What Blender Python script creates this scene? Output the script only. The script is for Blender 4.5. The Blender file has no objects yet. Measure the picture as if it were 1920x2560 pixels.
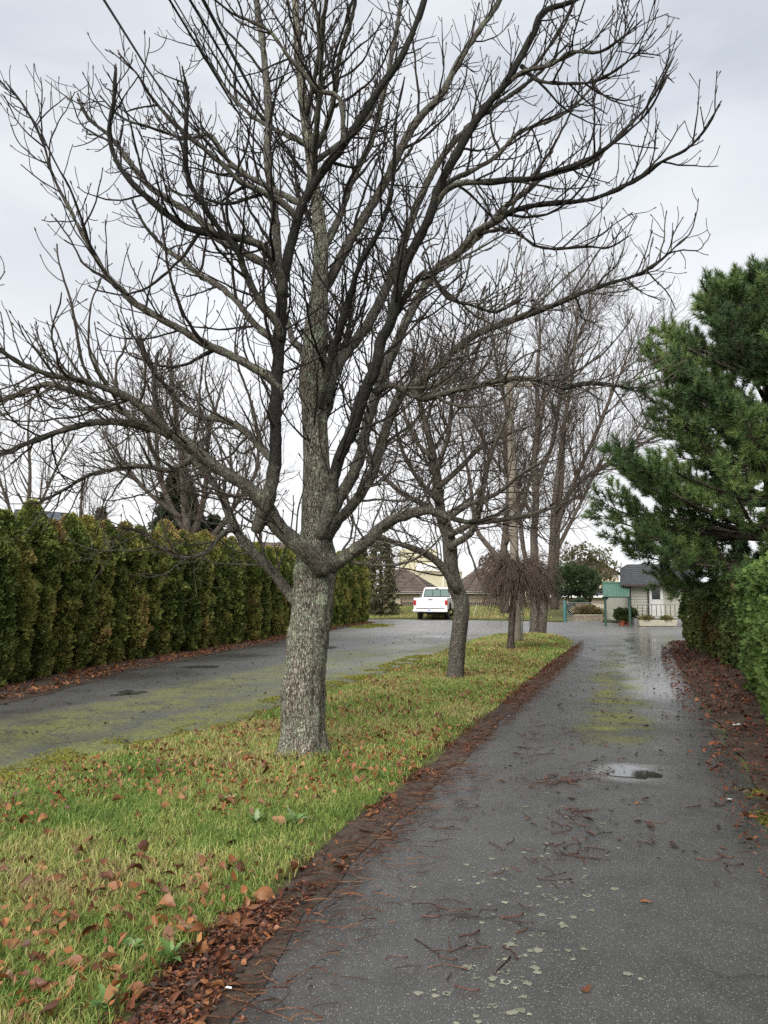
import bpy, math, random
import numpy as np
from mathutils import Vector, noise

# ------------------------------------------------------------------ camera, sky, sun, exposure
CAMZ, FPX, PITCH = 1.6, 1900.0, math.radians(6.0)
sc = bpy.context.scene
cam_d = bpy.data.cameras.new('camera'); cam = bpy.data.objects.new('camera', cam_d)
sc.collection.objects.link(cam)
cam.location = (0, 0, CAMZ); cam.rotation_euler = (math.pi / 2 + PITCH, 0, 0)
cam_d.sensor_fit = 'VERTICAL'; cam_d.sensor_height = 36.0; cam_d.lens = 36.0 * FPX / 2560.0
cam_d.clip_start = 0.05; cam_d.clip_end = 3000
sc.camera = cam
sc.render.engine = 'CYCLES'
sc.cycles.use_denoising = False
sc.cycles.max_bounces = 6; sc.cycles.diffuse_bounces = 3; sc.cycles.transparent_max_bounces = 6
sc.cycles.caustics_reflective = False; sc.cycles.caustics_refractive = False
sc.view_settings.view_transform = 'Standard'; sc.view_settings.look = 'None'
sc.view_settings.gamma = 1.0; sc.view_settings.exposure = 1.85; sc.view_settings.use_curve_mapping = False

SUN_EL, SUN_AZ = math.radians(40), math.radians(205)      # high, behind the camera and to its left, behind thick cloud
w = bpy.data.worlds.new('World'); sc.world = w; w.use_nodes = True
nt = w.node_tree; nt.nodes.clear()
N = nt.nodes.new; LK = nt.links.new
out = N('ShaderNodeOutputWorld'); bg = N('ShaderNodeBackground'); LK(bg.outputs[0], out.inputs[0])
sky = N('ShaderNodeTexSky'); sky.sky_type = 'NISHITA'; sky.sun_disc = False
sky.sun_elevation = SUN_EL; sky.sun_rotation = SUN_AZ; sky.dust_density = 5.0; sky.air_density = 1.0
tc = N('ShaderNodeTexCoord')
mp = N('ShaderNodeMapping'); mp.inputs['Scale'].default_value = (1.0, 1.0, 2.6); LK(tc.outputs['Generated'], mp.inputs[0])
nz = N('ShaderNodeTexNoise'); nz.inputs['Scale'].default_value = 2.1; nz.inputs['Detail'].default_value = 5; nz.inputs['Roughness'].default_value = 0.5
nz.inputs['Distortion'].default_value = 0.4
LK(mp.outputs[0], nz.inputs['Vector'])
cr = N('ShaderNodeValToRGB'); LK(nz.outputs['Fac'], cr.inputs[0])       # the cloud sheet: thinner and thicker patches
cr.color_ramp.elements[0].position = 0.38; cr.color_ramp.elements[0].color = (1.66, 1.79, 1.99, 1)
cr.color_ramp.elements[1].position = 0.63; cr.color_ramp.elements[1].color = (2.45, 2.54, 2.67, 1)
sep = N('ShaderNodeSeparateXYZ'); LK(tc.outputs['Generated'], sep.inputs[0])
hz = N('ShaderNodeMapRange'); hz.inputs[1].default_value = 0.0; hz.inputs[2].default_value = 0.55
hz.inputs[3].default_value = 1.0; hz.inputs[4].default_value = 0.0; LK(sep.outputs['Z'], hz.inputs[0])
mixh = N('ShaderNodeMix'); mixh.data_type = 'RGBA'; LK(hz.outputs[0], mixh.inputs[0])
LK(cr.outputs[0], mixh.inputs[6]); mixh.inputs[7].default_value = (3.15, 3.18, 3.22, 1)   # paler towards the horizon
hsv = N('ShaderNodeHueSaturation'); hsv.inputs['Saturation'].default_value = 0.35; LK(sky.outputs[0], hsv.inputs['Color'])
mixs = N('ShaderNodeMix'); mixs.data_type = 'RGBA'; mixs.inputs[0].default_value = 0.92
LK(hsv.outputs[0], mixs.inputs[6]); LK(mixh.outputs[2], mixs.inputs[7])
LK(mixs.outputs[2], bg.inputs[0]); bg.inputs[1].default_value = 0.1

sun_d = bpy.data.lights.new('sun', 'SUN'); sun_d.energy = 1.5; sun_d.angle = math.radians(60); sun_d.color = (1, 0.97, 0.93)
sun = bpy.data.objects.new('sun', sun_d); sc.collection.objects.link(sun)
sd = Vector((math.sin(SUN_AZ) * math.cos(SUN_EL), math.cos(SUN_AZ) * math.cos(SUN_EL), math.sin(SUN_EL)))
sun.rotation_euler = (-sd).to_track_quat('-Z', 'Y').to_euler()

# ------------------------------------------------------------------ helpers
C = sc.collection
rng = random.Random(7); NR = np.random.default_rng(11)
CP, SP = math.cos(PITCH), math.sin(PITCH)
def ray(u, v):
    a, b = (u - 960) / FPX, (1280 - v) / FPX
    return (a, CP - b * SP, SP + b * CP)
def G(u, v, z=0.0):                       # where a sight line meets level ground at height z
    r = ray(u, v); t = (z - CAMZ) / r[2]
    return (r[0] * t, r[1] * t, z)
def P(u, v, Y):                           # the point of a sight line at distance Y
    r = ray(u, v); t = Y / r[1]
    return (r[0] * t, Y, CAMZ + r[2] * t)
def zrise(x, y):                          # the far lawn rises, then the land drops behind its crest
    x = np.asarray(x, float); y = np.asarray(y, float)
    s = np.clip((y - 46) / 10, 0, 1); s = s * s * (3 - 2 * s)
    d = np.clip((y - 57) / 6, 0, 1); d = d * d * (3 - 2 * d)
    return 0.45 * s - 1.35 * d

def tag(o, label=None, cat=None, group=None, kind=None):
    if label: o['label'] = label
    if cat: o['category'] = cat
    if group: o['group'] = group
    if kind: o['kind'] = kind
    return o
def empty(name, loc=(0, 0, 0), rz=0.0):
    o = bpy.data.objects.new(name, None); C.objects.link(o); o.location = loc; o.rotation_euler.z = rz
    o.empty_display_size = 0.1
    return o
def link(name, me, parent=None, mat=None):
    o = bpy.data.objects.new(name, me); C.objects.link(o)
    if mat is not None and not me.materials: me.materials.append(mat)
    if parent is not None: o.parent = parent
    return o
def np_mesh(name, V, faces, col=None, smooth=False):
    """V (n,3); faces: list of int arrays, each (m,k)"""
    me = bpy.data.meshes.new(name)
    V = np.asarray(V, np.float32)
    faces = [np.asarray(f, np.int32) for f in faces if len(f)]
    loops = np.concatenate([f.ravel() for f in faces])
    sizes = np.concatenate([np.full(len(f), f.shape[1], np.int32) for f in faces])
    starts = np.concatenate([[0], np.cumsum(sizes)[:-1]]).astype(np.int32)
    me.vertices.add(len(V)); me.vertices.foreach_set('co', V.ravel())
    me.loops.add(len(loops)); me.loops.foreach_set('vertex_index', loops)
    me.polygons.add(len(sizes)); me.polygons.foreach_set('loop_start', starts)
    try: me.polygons.foreach_set('loop_total', sizes)
    except Exception: pass
    me.update(calc_edges=True)
    me.polygons.foreach_set('use_smooth', np.full(len(sizes), smooth, bool))
    if col is not None:
        a = me.color_attributes.new('Col', 'FLOAT_COLOR', 'POINT')
        c = np.ones((len(V), 4), np.float32); c[:, :3] = col
        a.data.foreach_set('color', c.ravel())
    me.validate()
    return me

class MB:
    """collects simple solids for one mesh"""
    def __init__(s): s.v = []; s.f = []
    def add(s, vs, fs):
        n = len(s.v); s.v += [tuple(v) for v in vs]; s.f += [tuple(i + n for i in f) for f in fs]; return s
    def box(s, x0, x1, y0, y1, z0, z1):
        return s.add([(x0,y0,z0),(x1,y0,z0),(x1,y1,z0),(x0,y1,z0),(x0,y0,z1),(x1,y0,z1),(x1,y1,z1),(x0,y1,z1)],
                     [(0,3,2,1),(4,5,6,7),(0,1,5,4),(1,2,6,5),(2,3,7,6),(3,0,4,7)])
    def prism(s, prof, y0, y1, axis='y'):
        """prof: list of (a,z); extruded along the other horizontal axis"""
        n = len(prof); f = (lambda a, z, t: (a, t, z)) if axis == 'y' else (lambda a, z, t: (t, a, z))
        vs = [f(a, z, y0) for a, z in prof] + [f(a, z, y1) for a, z in prof]
        return s.add(vs, [tuple(range(n))[::-1], tuple(range(n, 2 * n))] + [(i, (i + 1) % n, n + (i + 1) % n, n + i) for i in range(n)])
    def tube(s, pts, r, n=8):
        V, F = tubes([(np.array(pts, float), np.full(len(pts), r) if np.isscalar(r) else np.array(r, float))], n, caps=True)
        return s.add(V.tolist(), [tuple(f) for arr in F for f in arr.tolist()])
    def build(s, name, mat, parent=None, bevel=0.0, smooth=False):
        me = bpy.data.meshes.new(name); me.from_pydata(s.v, [], s.f); me.update()
        if smooth: me.polygons.foreach_set('use_smooth', [True] * len(me.polygons))
        o = link(name, me, parent, mat)
        if bevel:
            m = o.modifiers.new('bevel', 'BEVEL'); m.width = bevel; m.segments = 2; m.limit_method = 'ANGLE'
        return o

def tubes(branches, sides=5, caps=False):
    """branches: list of (pts (N,3), radii (N,)). Vectorised sweep."""
    Vs, Fs, base = [], [], 0; capf = []
    groups = {}
    for p, r in branches: groups.setdefault(len(p), []).append((p, r))
    ang = np.arange(sides) * 2 * np.pi / sides
    ca, sa = np.cos(ang), np.sin(ang)
    for n, lst in groups.items():
        Pn = np.stack([np.asarray(p, float) for p, _ in lst]); R = np.stack([np.asarray(r, float) for _, r in lst])
        M = len(lst)
        T = np.gradient(Pn, axis=1); T /= np.linalg.norm(T, axis=2, keepdims=True) + 1e-9
        mean = Pn[:, -1] - Pn[:, 0]
        ref = np.zeros((M, 3)); ref[np.arange(M), np.argmin(np.abs(mean), axis=1)] = 1
        A = np.cross(T, ref[:, None, :]); A /= np.linalg.norm(A, axis=2, keepdims=True) + 1e-9
        B = np.cross(T, A)
        V = Pn[:, :, None, :] + R[:, :, None, None] * (A[:, :, None, :] * ca[None, None, :, None] + B[:, :, None, :] * sa[None, None, :, None])
        idx = base + np.arange(M * n * sides).reshape(M, n, sides)
        a = idx[:, :-1, :]; b = np.roll(a, -1, axis=2); d = idx[:, 1:, :]; c = np.roll(d, -1, axis=2)
        Fs.append(np.stack([a, b, c, d], -1).reshape(-1, 4))
        if caps: capf += [idx[:, 0, ::-1].reshape(M, sides), idx[:, -1, :].reshape(M, sides)]
        Vs.append(V.reshape(-1, 3)); base += M * n * sides
    return np.concatenate(Vs), [np.concatenate(Fs)] + capf

_perm = np.random.default_rng(3).random((64, 64, 64))
def vnoise(p, scale=1.0):
    """smooth value noise 0..1 on (n,3) points"""
    q = np.asarray(p, float) * scale; i = np.floor(q).astype(int); f = q - i; f = f * f * (3 - 2 * f)
    r = 0
    for dx in (0, 1):
        for dy in (0, 1):
            for dz in (0, 1):
                wgt = (f[:, 0] if dx else 1 - f[:, 0]) * (f[:, 1] if dy else 1 - f[:, 1]) * (f[:, 2] if dz else 1 - f[:, 2])
                r = r + wgt * _perm[(i[:, 0] + dx) % 64, (i[:, 1] + dy) % 64, (i[:, 2] + dz) % 64]
    return r
def fbm(p, scale, octv=3):
    r = 0; a = 0.5; t = 0
    for k in range(octv):
        r = r + a * vnoise(np.asarray(p) + 17.3 * k, scale * 2 ** k); t += a; a *= 0.5
    return r / t
def in_poly(x, y, poly):
    poly = np.asarray(poly)[:, :2]; ins = np.zeros(len(x), bool); j = len(poly) - 1
    for i in range(len(poly)):
        xi, yi = poly[i]; xj, yj = poly[j]
        c = ((yi > y) != (yj > y)) & (x < (xj - xi) * (y - yi) / (yj - yi + 1e-12) + xi)
        ins ^= c; j = i
    return ins
def poly_dist(x, y, line):
    """distance of points to an open polyline"""
    d = np.full(len(x), 1e9); L = np.asarray(line)[:, :2]
    for a, b in zip(L[:-1], L[1:]):
        e = b - a; t = np.clip(((x - a[0]) * e[0] + (y - a[1]) * e[1]) / (e @ e + 1e-12), 0, 1)
        d = np.minimum(d, np.hypot(x - a[0] - t * e[0], y - a[1] - t * e[1]))
    return d
def catmull(pts, step):
    """smooth curve through rows of pts, resampled about every step metres"""
    p = np.asarray(pts, float); q = np.vstack([2 * p[0] - p[1], p, 2 * p[-1] - p[-2]]); o = []
    for i in range(1, len(q) - 2):
        n = max(2, int(np.linalg.norm(q[i + 1, :3] - q[i, :3]) / step))
        t = np.linspace(0, 1, n, endpoint=False)[:, None]
        o.append(0.5 * (2 * q[i] + (q[i + 1] - q[i - 1]) * t + (2 * q[i - 1] - 5 * q[i] + 4 * q[i + 1] - q[i + 2]) * t ** 2
                 + (3 * q[i] - q[i - 1] - 3 * q[i + 1] + q[i + 2]) * t ** 3))
    return np.vstack(o + [q[-2:-1]])

# ------------------------------------------------------------------ materials
MATS = {}
class NT:
    def __init__(s, name):
        s.m = bpy.data.materials.new(name); s.m.use_nodes = True; s.t = s.m.node_tree; s.t.nodes.clear()
        s.out = s.n('ShaderNodeOutputMaterial'); MATS[name] = s.m
    def n(s, typ, **kw):
        x = s.t.nodes.new(typ)
        for k, v in kw.items(): setattr(x, k, v)
        return x
    def l(s, a, b): s.t.links.new(a, b)
    def pos(s, scale=(1, 1, 1), obj=False):
        if obj: src = s.n('ShaderNodeTexCoord').outputs['Object']
        else: src = s.n('ShaderNodeNewGeometry').outputs['Position']
        m = s.n('ShaderNodeMapping'); m.inputs['Scale'].default_value = scale; s.l(src, m.inputs[0]); return m.outputs[0]
    def noise(s, vec, scale, detail=4, rough=0.55, dist=0.0):
        x = s.n('ShaderNodeTexNoise'); x.inputs['Scale'].default_value = scale; x.inputs['Detail'].default_value = detail
        x.inputs['Roughness'].default_value = rough; x.inputs['Distortion'].default_value = dist; s.l(vec, x.inputs['Vector']); return x.outputs['Fac']
    def voro(s, vec, scale, feature='F1'):
        x = s.n('ShaderNodeTexVoronoi', feature=feature); x.inputs['Scale'].default_value = scale; s.l(vec, x.inputs['Vector']); return x
    def ramp(s, fac, stops, interp='LINEAR'):
        x = s.n('ShaderNodeValToRGB'); e = x.color_ramp; e.interpolation = interp
        while len(e.elements) < len(stops): e.elements.new(0.5)
        for el, (p, c) in zip(e.elements, stops):
            el.position = p; el.color = (c, c, c, 1) if np.isscalar(c) else (*c, 1)
        s.l(fac, x.inputs[0]); return x.outputs[0]
    def mix(s, fac, a, b, mode='MIX'):
        x = s.n('ShaderNodeMix', data_type='RGBA', blend_type=mode)
        for sock, val in ((0, fac), (6, a), (7, b)):
            if hasattr(val, 'node'): s.l(val, x.inputs[sock])
            elif np.isscalar(val): x.inputs[sock].default_value = val
            else: x.inputs[sock].default_value = (*val, 1)
        return x.outputs[2]
    def math(s, op, a, b=0.0, clamp=False):
        x = s.n('ShaderNodeMath', operation=op); x.use_clamp = clamp
        for i, val in enumerate((a, b)):
            if hasattr(val, 'node'): s.l(val, x.inputs[i])
            else: x.inputs[i].default_value = val
        return x.outputs[0]
    def rng(s, val, a, b, c=0.0, d=1.0, smooth=True):
        x = s.n('ShaderNodeMapRange', interpolation_type='SMOOTHSTEP' if smooth else 'LINEAR'); s.l(val, x.inputs[0])
        for i, k in enumerate((a, b, c, d)): x.inputs[i + 1].default_value = k
        return x.outputs[0]
    def dot(s, vec, v):
        x = s.n('ShaderNodeVectorMath', operation='DOT_PRODUCT'); s.l(vec, x.inputs[0]); x.inputs[1].default_value = v; return x.outputs['Value']
    def bump(s, h, strength, dist=0.02, normal=None):
        x = s.n('ShaderNodeBump'); x.inputs['Strength'].default_value = strength; x.inputs['Distance'].default_value = dist; s.l(h, x.inputs['Height'])
        if normal is not None: s.l(normal, x.inputs['Normal'])
        return x.outputs[0]
    def bsdf(s, color, rough=0.7, normal=None, metal=0.0, spec=0.5, trans=0.0, alpha=None):
        x = s.n('ShaderNodeBsdfPrincipled')
        for k, val in (('Base Color', color), ('Roughness', rough), ('Metallic', metal), ('Specular IOR Level', spec)):
            if hasattr(val, 'node'): s.l(val, x.inputs[k])
            elif np.isscalar(val): x.inputs[k].default_value = val
            else: x.inputs[k].default_value = (*val, 1)
        if normal is not None: s.l(normal, x.inputs['Normal'])
        sh = x.outputs[0]
        if trans:
            t = s.n('ShaderNodeBsdfTranslucent')
            if hasattr(color, 'node'): s.l(color, t.inputs[0])
            else: t.inputs[0].default_value = (*color, 1)
            mx = s.n('ShaderNodeMixShader'); mx.inputs[0].default_value = trans; s.l(sh, mx.inputs[1]); s.l(t.outputs[0], mx.inputs[2]); sh = mx.outputs[0]
        s.l(sh, s.out.inputs[0]); return s.m

def plain(name, col, rough=0.6, metal=0.0, var=0.15, scale=6.0, bump=0.0, spec=0.5):
    t = NT(name); p = t.pos(obj=True); f = t.noise(p, scale, 5)
    c = t.mix(t.ramp(f, [(0.3, 0.0), (0.7, 1.0)]), tuple(x * (1 - var) for x in col), tuple(min(1, x * (1 + var)) for x in col))
    nrm = t.bump(t.noise(p, scale * 8, 4), bump, 0.01) if bump else None
    return t.bsdf(c, rough, nrm, metal, spec)

def bark(name, dark, mid, pale, lichen, lich_amt, scale=1.0, stretch=0.35, bumpd=0.02, plate=0.55, wet=False):
    t = NT(name); p = t.pos((1, 1, stretch)); q = t.pos()
    a = t.noise(p, 30 * scale, 6, 0.75); b = t.noise(q, 4.2 * scale, 5, 0.65); vo = t.voro(p, 95 * scale); vz = t.voro(p, 58 * scale, 'DISTANCE_TO_EDGE').outputs[0]
    cell = t.dot(vo.outputs['Color'], (0.5, 0.5, 0))
    k = t.math('ADD', t.math('MULTIPLY', a, 1 - plate), t.math('MULTIPLY', t.math('ADD', t.math('MULTIPLY', cell, 0.6), 0.2), plate))
    c = t.ramp(k, [(0.32, dark), (0.50, mid), (0.66, pale)])
    crack = t.ramp(t.math('ADD', vz, t.math('MULTIPLY', t.math('SUBTRACT', a, 0.5), 0.25)), [(0.0, 0.0), (0.11, 1.0)])
    c = t.mix(t.math('MULTIPLY', t.math('SUBTRACT', 1.0, crack), 0.6), c, tuple(x * 0.45 for x in dark))
    lm = t.ramp(t.math('ADD', t.math('MULTIPLY', b, 0.55), t.math('MULTIPLY', t.noise(q, 34 * scale, 4, 0.75), 0.45)), [(0.60 - lich_amt, 0.0), (0.66 - lich_amt, 1.0)])
    lc = t.ramp(t.noise(q, 40 * scale, 3, 0.7), [(0.35, tuple(x * 0.45 for x in lichen)), (0.6, lichen)])
    st_ = t.ramp(t.noise(t.pos((1, 1, 0.22)), 7 * scale, 5, 0.65), [(0.36, 0.0), (0.62, 1.0)]); c = t.mix(t.math('MULTIPLY', st_, 0.55), c, t.mix(1.0, c, (0.50, 0.43, 0.36), 'MULTIPLY'))
    c = t.mix(lm, c, lc)
    if wet:                                   # near-black bark tone, blended in by an attribute along the limb
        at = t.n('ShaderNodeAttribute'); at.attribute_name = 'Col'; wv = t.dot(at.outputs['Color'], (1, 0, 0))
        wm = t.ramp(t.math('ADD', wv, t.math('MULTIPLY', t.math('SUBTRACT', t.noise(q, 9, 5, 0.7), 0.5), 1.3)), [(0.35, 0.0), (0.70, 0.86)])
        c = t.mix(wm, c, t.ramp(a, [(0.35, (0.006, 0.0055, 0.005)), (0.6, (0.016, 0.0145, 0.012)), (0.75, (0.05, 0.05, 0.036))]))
    h = t.math('ADD', t.math('MULTIPLY', crack, 0.6), t.math('ADD', k, t.math('MULTIPLY', lm, 0.3)))
    return t.bsdf(c, 0.85, t.bump(h, 1.0, bumpd), spec=0.25)

bark('bark_trunk', (0.06, 0.052, 0.040), (0.215, 0.197, 0.155), (0.44, 0.42, 0.35), (0.39, 0.42, 0.30), 0.085, 0.85, 0.30, 0.035, 0.55)
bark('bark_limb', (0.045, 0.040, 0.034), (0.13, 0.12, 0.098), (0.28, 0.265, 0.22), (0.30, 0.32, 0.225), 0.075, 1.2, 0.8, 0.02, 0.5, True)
bark('bark_trunk2', (0.055, 0.048, 0.040), (0.14, 0.125, 0.10), (0.27, 0.25, 0.21), (0.25, 0.265, 0.19), 0.03, 0.8, 0.6, 0.02, 0.5)
bark('bark_twig', (0.012, 0.010, 0.008), (0.032, 0.026, 0.021), (0.075, 0.064, 0.052), (0.15, 0.155, 0.11), -0.02, 2.0, 1.0, 0.006)
bark('bark_far', (0.05, 0.041, 0.033), (0.11, 0.092, 0.075), (0.20, 0.175, 0.145), (0.18, 0.185, 0.13), -0.04, 0.5, 0.5)
bark('bark_far_twig', (0.055, 0.042, 0.034), (0.095, 0.074, 0.060), (0.15, 0.12, 0.10), (0.14, 0.135, 0.095), -0.06, 0.6, 1.0, 0.006)
bark('low_twig', (0.040, 0.033, 0.027), (0.10, 0.088, 0.070), (0.20, 0.185, 0.15), (0.24, 0.25, 0.18), 0.03, 1.6, 1.0, 0.008)
bark('mop_twig', (0.085, 0.06, 0.048), (0.15, 0.115, 0.092), (0.22, 0.175, 0.145), (0.2, 0.18, 0.13), -0.08, 0.6, 1.0, 0.006)
plain('bud', (0.050, 0.020, 0.015), 0.4, var=0.3)
# ------------------------------------------------------------------ ground materials
DN = (0.953, -0.302, 0.0); DT = (0.302, 0.953, 0.0)      # across and along the drive
def drive_st(x, y): return x * DN[0] + y * DN[1], x * DT[0] + y * DT[1]

t = NT('asphalt'); g = t.n('ShaderNodeNewGeometry').outputs['Position']
s_ = t.dot(g, DN); t_ = t.dot(g, DT)
big = t.noise(g, 0.55, 5, 0.6); mid = t.noise(g, 4.0, 5, 0.6); fine = t.noise(g, 110, 3, 0.7); grit = t.noise(g, 330, 2, 0.6)
c = t.mix(t.ramp(big, [(0.35, 0.0), (0.65, 1.0)]), (0.041, 0.040, 0.036), (0.082, 0.080, 0.073))
c = t.mix(t.ramp(mid, [(0.40, 0.0), (0.75, 0.6)]), c, (0.095, 0.093, 0.086))
c = t.mix(t.ramp(fine, [(0.42, 0.55), (0.58, 0.0)]), c, (0.022, 0.022, 0.023))
vo = t.voro(g, 95); spk = t.math('MULTIPLY', t.ramp(vo.outputs['Distance'], [(0.16, 1.0), (0.30, 0.0)]), t.ramp(t.dot(vo.outputs['Color'], (1, 0, 0)), [(0.62, 0.0), (0.68, 1.0)]))
c = t.mix(t.math('MULTIPLY', spk, 0.85), c, (0.34, 0.335, 0.31))
v2 = t.voro(g, 210); spk2 = t.math('MULTIPLY', t.ramp(v2.outputs['Distance'], [(0.22, 1.0), (0.40, 0.0)]), t.ramp(t.dot(v2.outputs['Color'], (1, 0, 0)), [(0.55, 0.0), (0.60, 1.0)]))
c = t.mix(t.math('MULTIPLY', spk2, 0.55), c, (0.21, 0.205, 0.19))
cv = t.n('ShaderNodeTexVoronoi', feature='DISTANCE_TO_EDGE'); cv.inputs['Scale'].default_value = 0.42; cw = t.n('ShaderNodeVectorMath', operation='ADD'); cn = t.n('ShaderNodeTexNoise'); cn.inputs['Scale'].default_value = 1.7; cn.inputs['Detail'].default_value = 6; t.l(g, cn.inputs['Vector']); t.l(g, cw.inputs[0]); t.l(cn.outputs['Color'], cw.inputs[1]); t.l(cw.outputs[0], cv.inputs['Vector'])
ck = t.math('MULTIPLY', t.ramp(cv.outputs[0], [(0.0, 1.0), (0.010, 0.0)]), t.ramp(t.noise(g, 0.35, 3), [(0.50, 0.0), (0.62, 0.8)]))
c = t.mix(ck, c, (0.012, 0.012, 0.010))
stn = t.ramp(t.noise(g, 1.4, 6, 0.7, 0.5), [(0.52, 0.0), (0.66, 0.55)]); c = t.mix(stn, c, t.mix(1.0, c, (0.50, 0.48, 0.45), 'MULTIPLY'))
# dirt, moss: the crown of the drive, the middle and the near edge of the road beyond the lawn strip
wob = t.math('MULTIPLY', t.math('SUBTRACT', t.noise(g, 0.9, 4), 0.5), 0.9)
def band(c0, hw, soft):
    d = t.math('ABSOLUTE', t.math('SUBTRACT', t.math('ADD', s_, wob), c0)); return t.rng(d, hw + soft, hw, 0, 1)
brk = t.ramp(t.noise(g, 1.1, 6, 0.65), [(0.36, 0.0), (0.58, 1.0)]); brk2 = t.ramp(t.math('ADD', t.math('MULTIPLY', t.noise(g, 11, 6, 0.75), 0.6), t.math('MULTIPLY', t.noise(g, 2.2, 4, 0.6), 0.4)), [(0.40, 0.0), (0.52, 1.0)])
m1 = t.math('MULTIPLY', t.math('MULTIPLY', band(-0.18, 0.16, 0.42), t.rng(t_, 8.0, 9.6)), t.rng(t_, 25, 12.5, 0.35, 1.0))
m1 = t.math('MULTIPLY', m1, t.math('MULTIPLY', brk, brk2))
m2 = t.math('MULTIPLY', t.math('MULTIPLY', band(-6.6, 0.42, 0.8), brk2), t.math('MULTIPLY', t.rng(t_, 30, 12), t.ramp(t.noise(g, 0.8, 5), [(0.3, 0.25), (0.6, 1.0)])))
m3 = t.math('MULTIPLY', t.math('MULTIPLY', band(-5.1, 0.30, 0.5), brk2), t.rng(t_, 30, 14, 0.35, 1))
m4 = t.math('MULTIPLY', band(1.30, 0.12, 0.3), brk2)
moss = t.math('MAXIMUM', t.math('MAXIMUM', t.math('MULTIPLY', m1, 0.95), t.math('MULTIPLY', m2, 0.85)), t.math('MAXIMUM', t.math('MULTIPLY', m3, 0.9), t.math('MULTIPLY', m4, 0.5)))
mc = t.ramp(t.noise(g, 26, 4), [(0.3, (0.050, 0.056, 0.015)), (0.55, (0.145, 0.155, 0.026)), (0.75, (0.25, 0.245, 0.034))])
drt = t.math('MULTIPLY', t.math('MULTIPLY', band(-0.18, 0.25, 0.4), t.rng(t_, 7.0, 9.5)), 0.5); c = t.mix(drt, c, (0.032, 0.031, 0.022))
c = t.mix(moss, c, mc)
# wet film: glossy where water lies
wet = t.noise(g, 0.42, 4, 0.55, 0.3)
track = band(0.42, 0.22, 0.5)
far = t.rng(t_, 9.5, 15.0)
wl = t.math('ADD', t.ramp(wet, [(0.40, 0.0), (0.68, 0.75)]), t.math('MULTIPLY', track, t.math('MULTIPLY', far, 0.9)), True)
pdc = G(1585, 1932); pm = t.n('ShaderNodeMapping'); pm.inputs['Location'].default_value = (-pdc[0] / 0.42, -pdc[1] / 0.36, 0); pm.inputs['Scale'].default_value = (1 / 0.42, 1 / 0.36, 0); t.l(g, pm.inputs[0]); pl = t.n('ShaderNodeVectorMath', operation='LENGTH'); t.l(pm.outputs[0], pl.inputs[0])
wl = t.math('ADD', wl, t.math('MULTIPLY', t.rng(t.math('ADD', pl.outputs['Value'], t.math('MULTIPLY', t.math('SUBTRACT', mid, 0.5), 0.7)), 1.35, 0.75), 1.0), True)
plaza = t.rng(t.dot(g, (0, 1, 0)), 25, 32, 0, 0.35)
wl = t.math('SUBTRACT', wl, plaza, True)
c = t.mix(t.math('MULTIPLY', plaza, 2.2), c, t.mix(mid, (0.15, 0.145, 0.138), (0.27, 0.26, 0.245)))
ro = t.math('SUBTRACT', 0.48, t.math('MULTIPLY', wl, 0.37))
ro = t.math('ADD', ro, t.math('MULTIPLY', moss, 0.25), True)
hgt = t.math('ADD', t.math('MULTIPLY', fine, 0.6), t.math('ADD', t.math('MULTIPLY', grit, 0.35), t.math('MULTIPLY', moss, 1.2)))
nb = t.n('ShaderNodeBump'); nb.inputs['Distance'].default_value = 0.006; t.l(hgt, nb.inputs['Height']); t.l(t.math('SUBTRACT', 0.75, t.math('MULTIPLY', wl, 0.60)), nb.inputs['Strength'])
t.bsdf(c, ro, nb.outputs[0], spec=0.5)

t = NT('soil'); g = t.pos()
c = t.ramp(t.noise(g, 9, 6, 0.7), [(0.3, (0.028, 0.022, 0.017)), (0.55, (0.065, 0.050, 0.037)), (0.75, (0.13, 0.11, 0.085))])
c = t.mix(t.ramp(t.noise(g, 60, 3), [(0.5, 0.0), (0.7, 0.6)]), c, (0.15, 0.075, 0.04))
t.bsdf(c, 0.85, t.bump(t.noise(g, 45, 5, 0.7), 0.8, 0.03), spec=0.3)

t = NT('turf'); g = t.pos()
c = t.ramp(t.noise(g, 3.5, 6, 0.7), [(0.3, (0.11, 0.13, 0.038)), (0.5, (0.17, 0.18, 0.058)), (0.7, (0.23, 0.20, 0.085))])
c = t.mix(t.ramp(t.noise(g, 45, 4, 0.7), [(0.42, 0.75), (0.62, 0.0)]), c, (0.045, 0.04, 0.018))
t.bsdf(c, 0.9, t.bump(t.noise(g, 60, 5, 0.7), 0.8, 0.04), spec=0.2)

t = NT('land'); g = t.pos()
c = t.ramp(t.noise(g, 0.5, 6, 0.65), [(0.3, (0.06, 0.065, 0.03)), (0.55, (0.10, 0.11, 0.04)), (0.75, (0.13, 0.12, 0.06))])
t.bsdf(c, 0.9, t.bump(t.noise(g, 12, 5), 0.6, 0.05), spec=0.2)

t = NT('moss_mat'); g = t.pos()
c = t.ramp(t.noise(g, 24, 5, 0.65), [(0.3, (0.06, 0.07, 0.012)), (0.5, (0.17, 0.19, 0.02)), (0.7, (0.27, 0.28, 0.03))])
t.bsdf(c, 0.9, t.bump(t.noise(g, 130, 4), 0.9, 0.02), spec=0.15)

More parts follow.
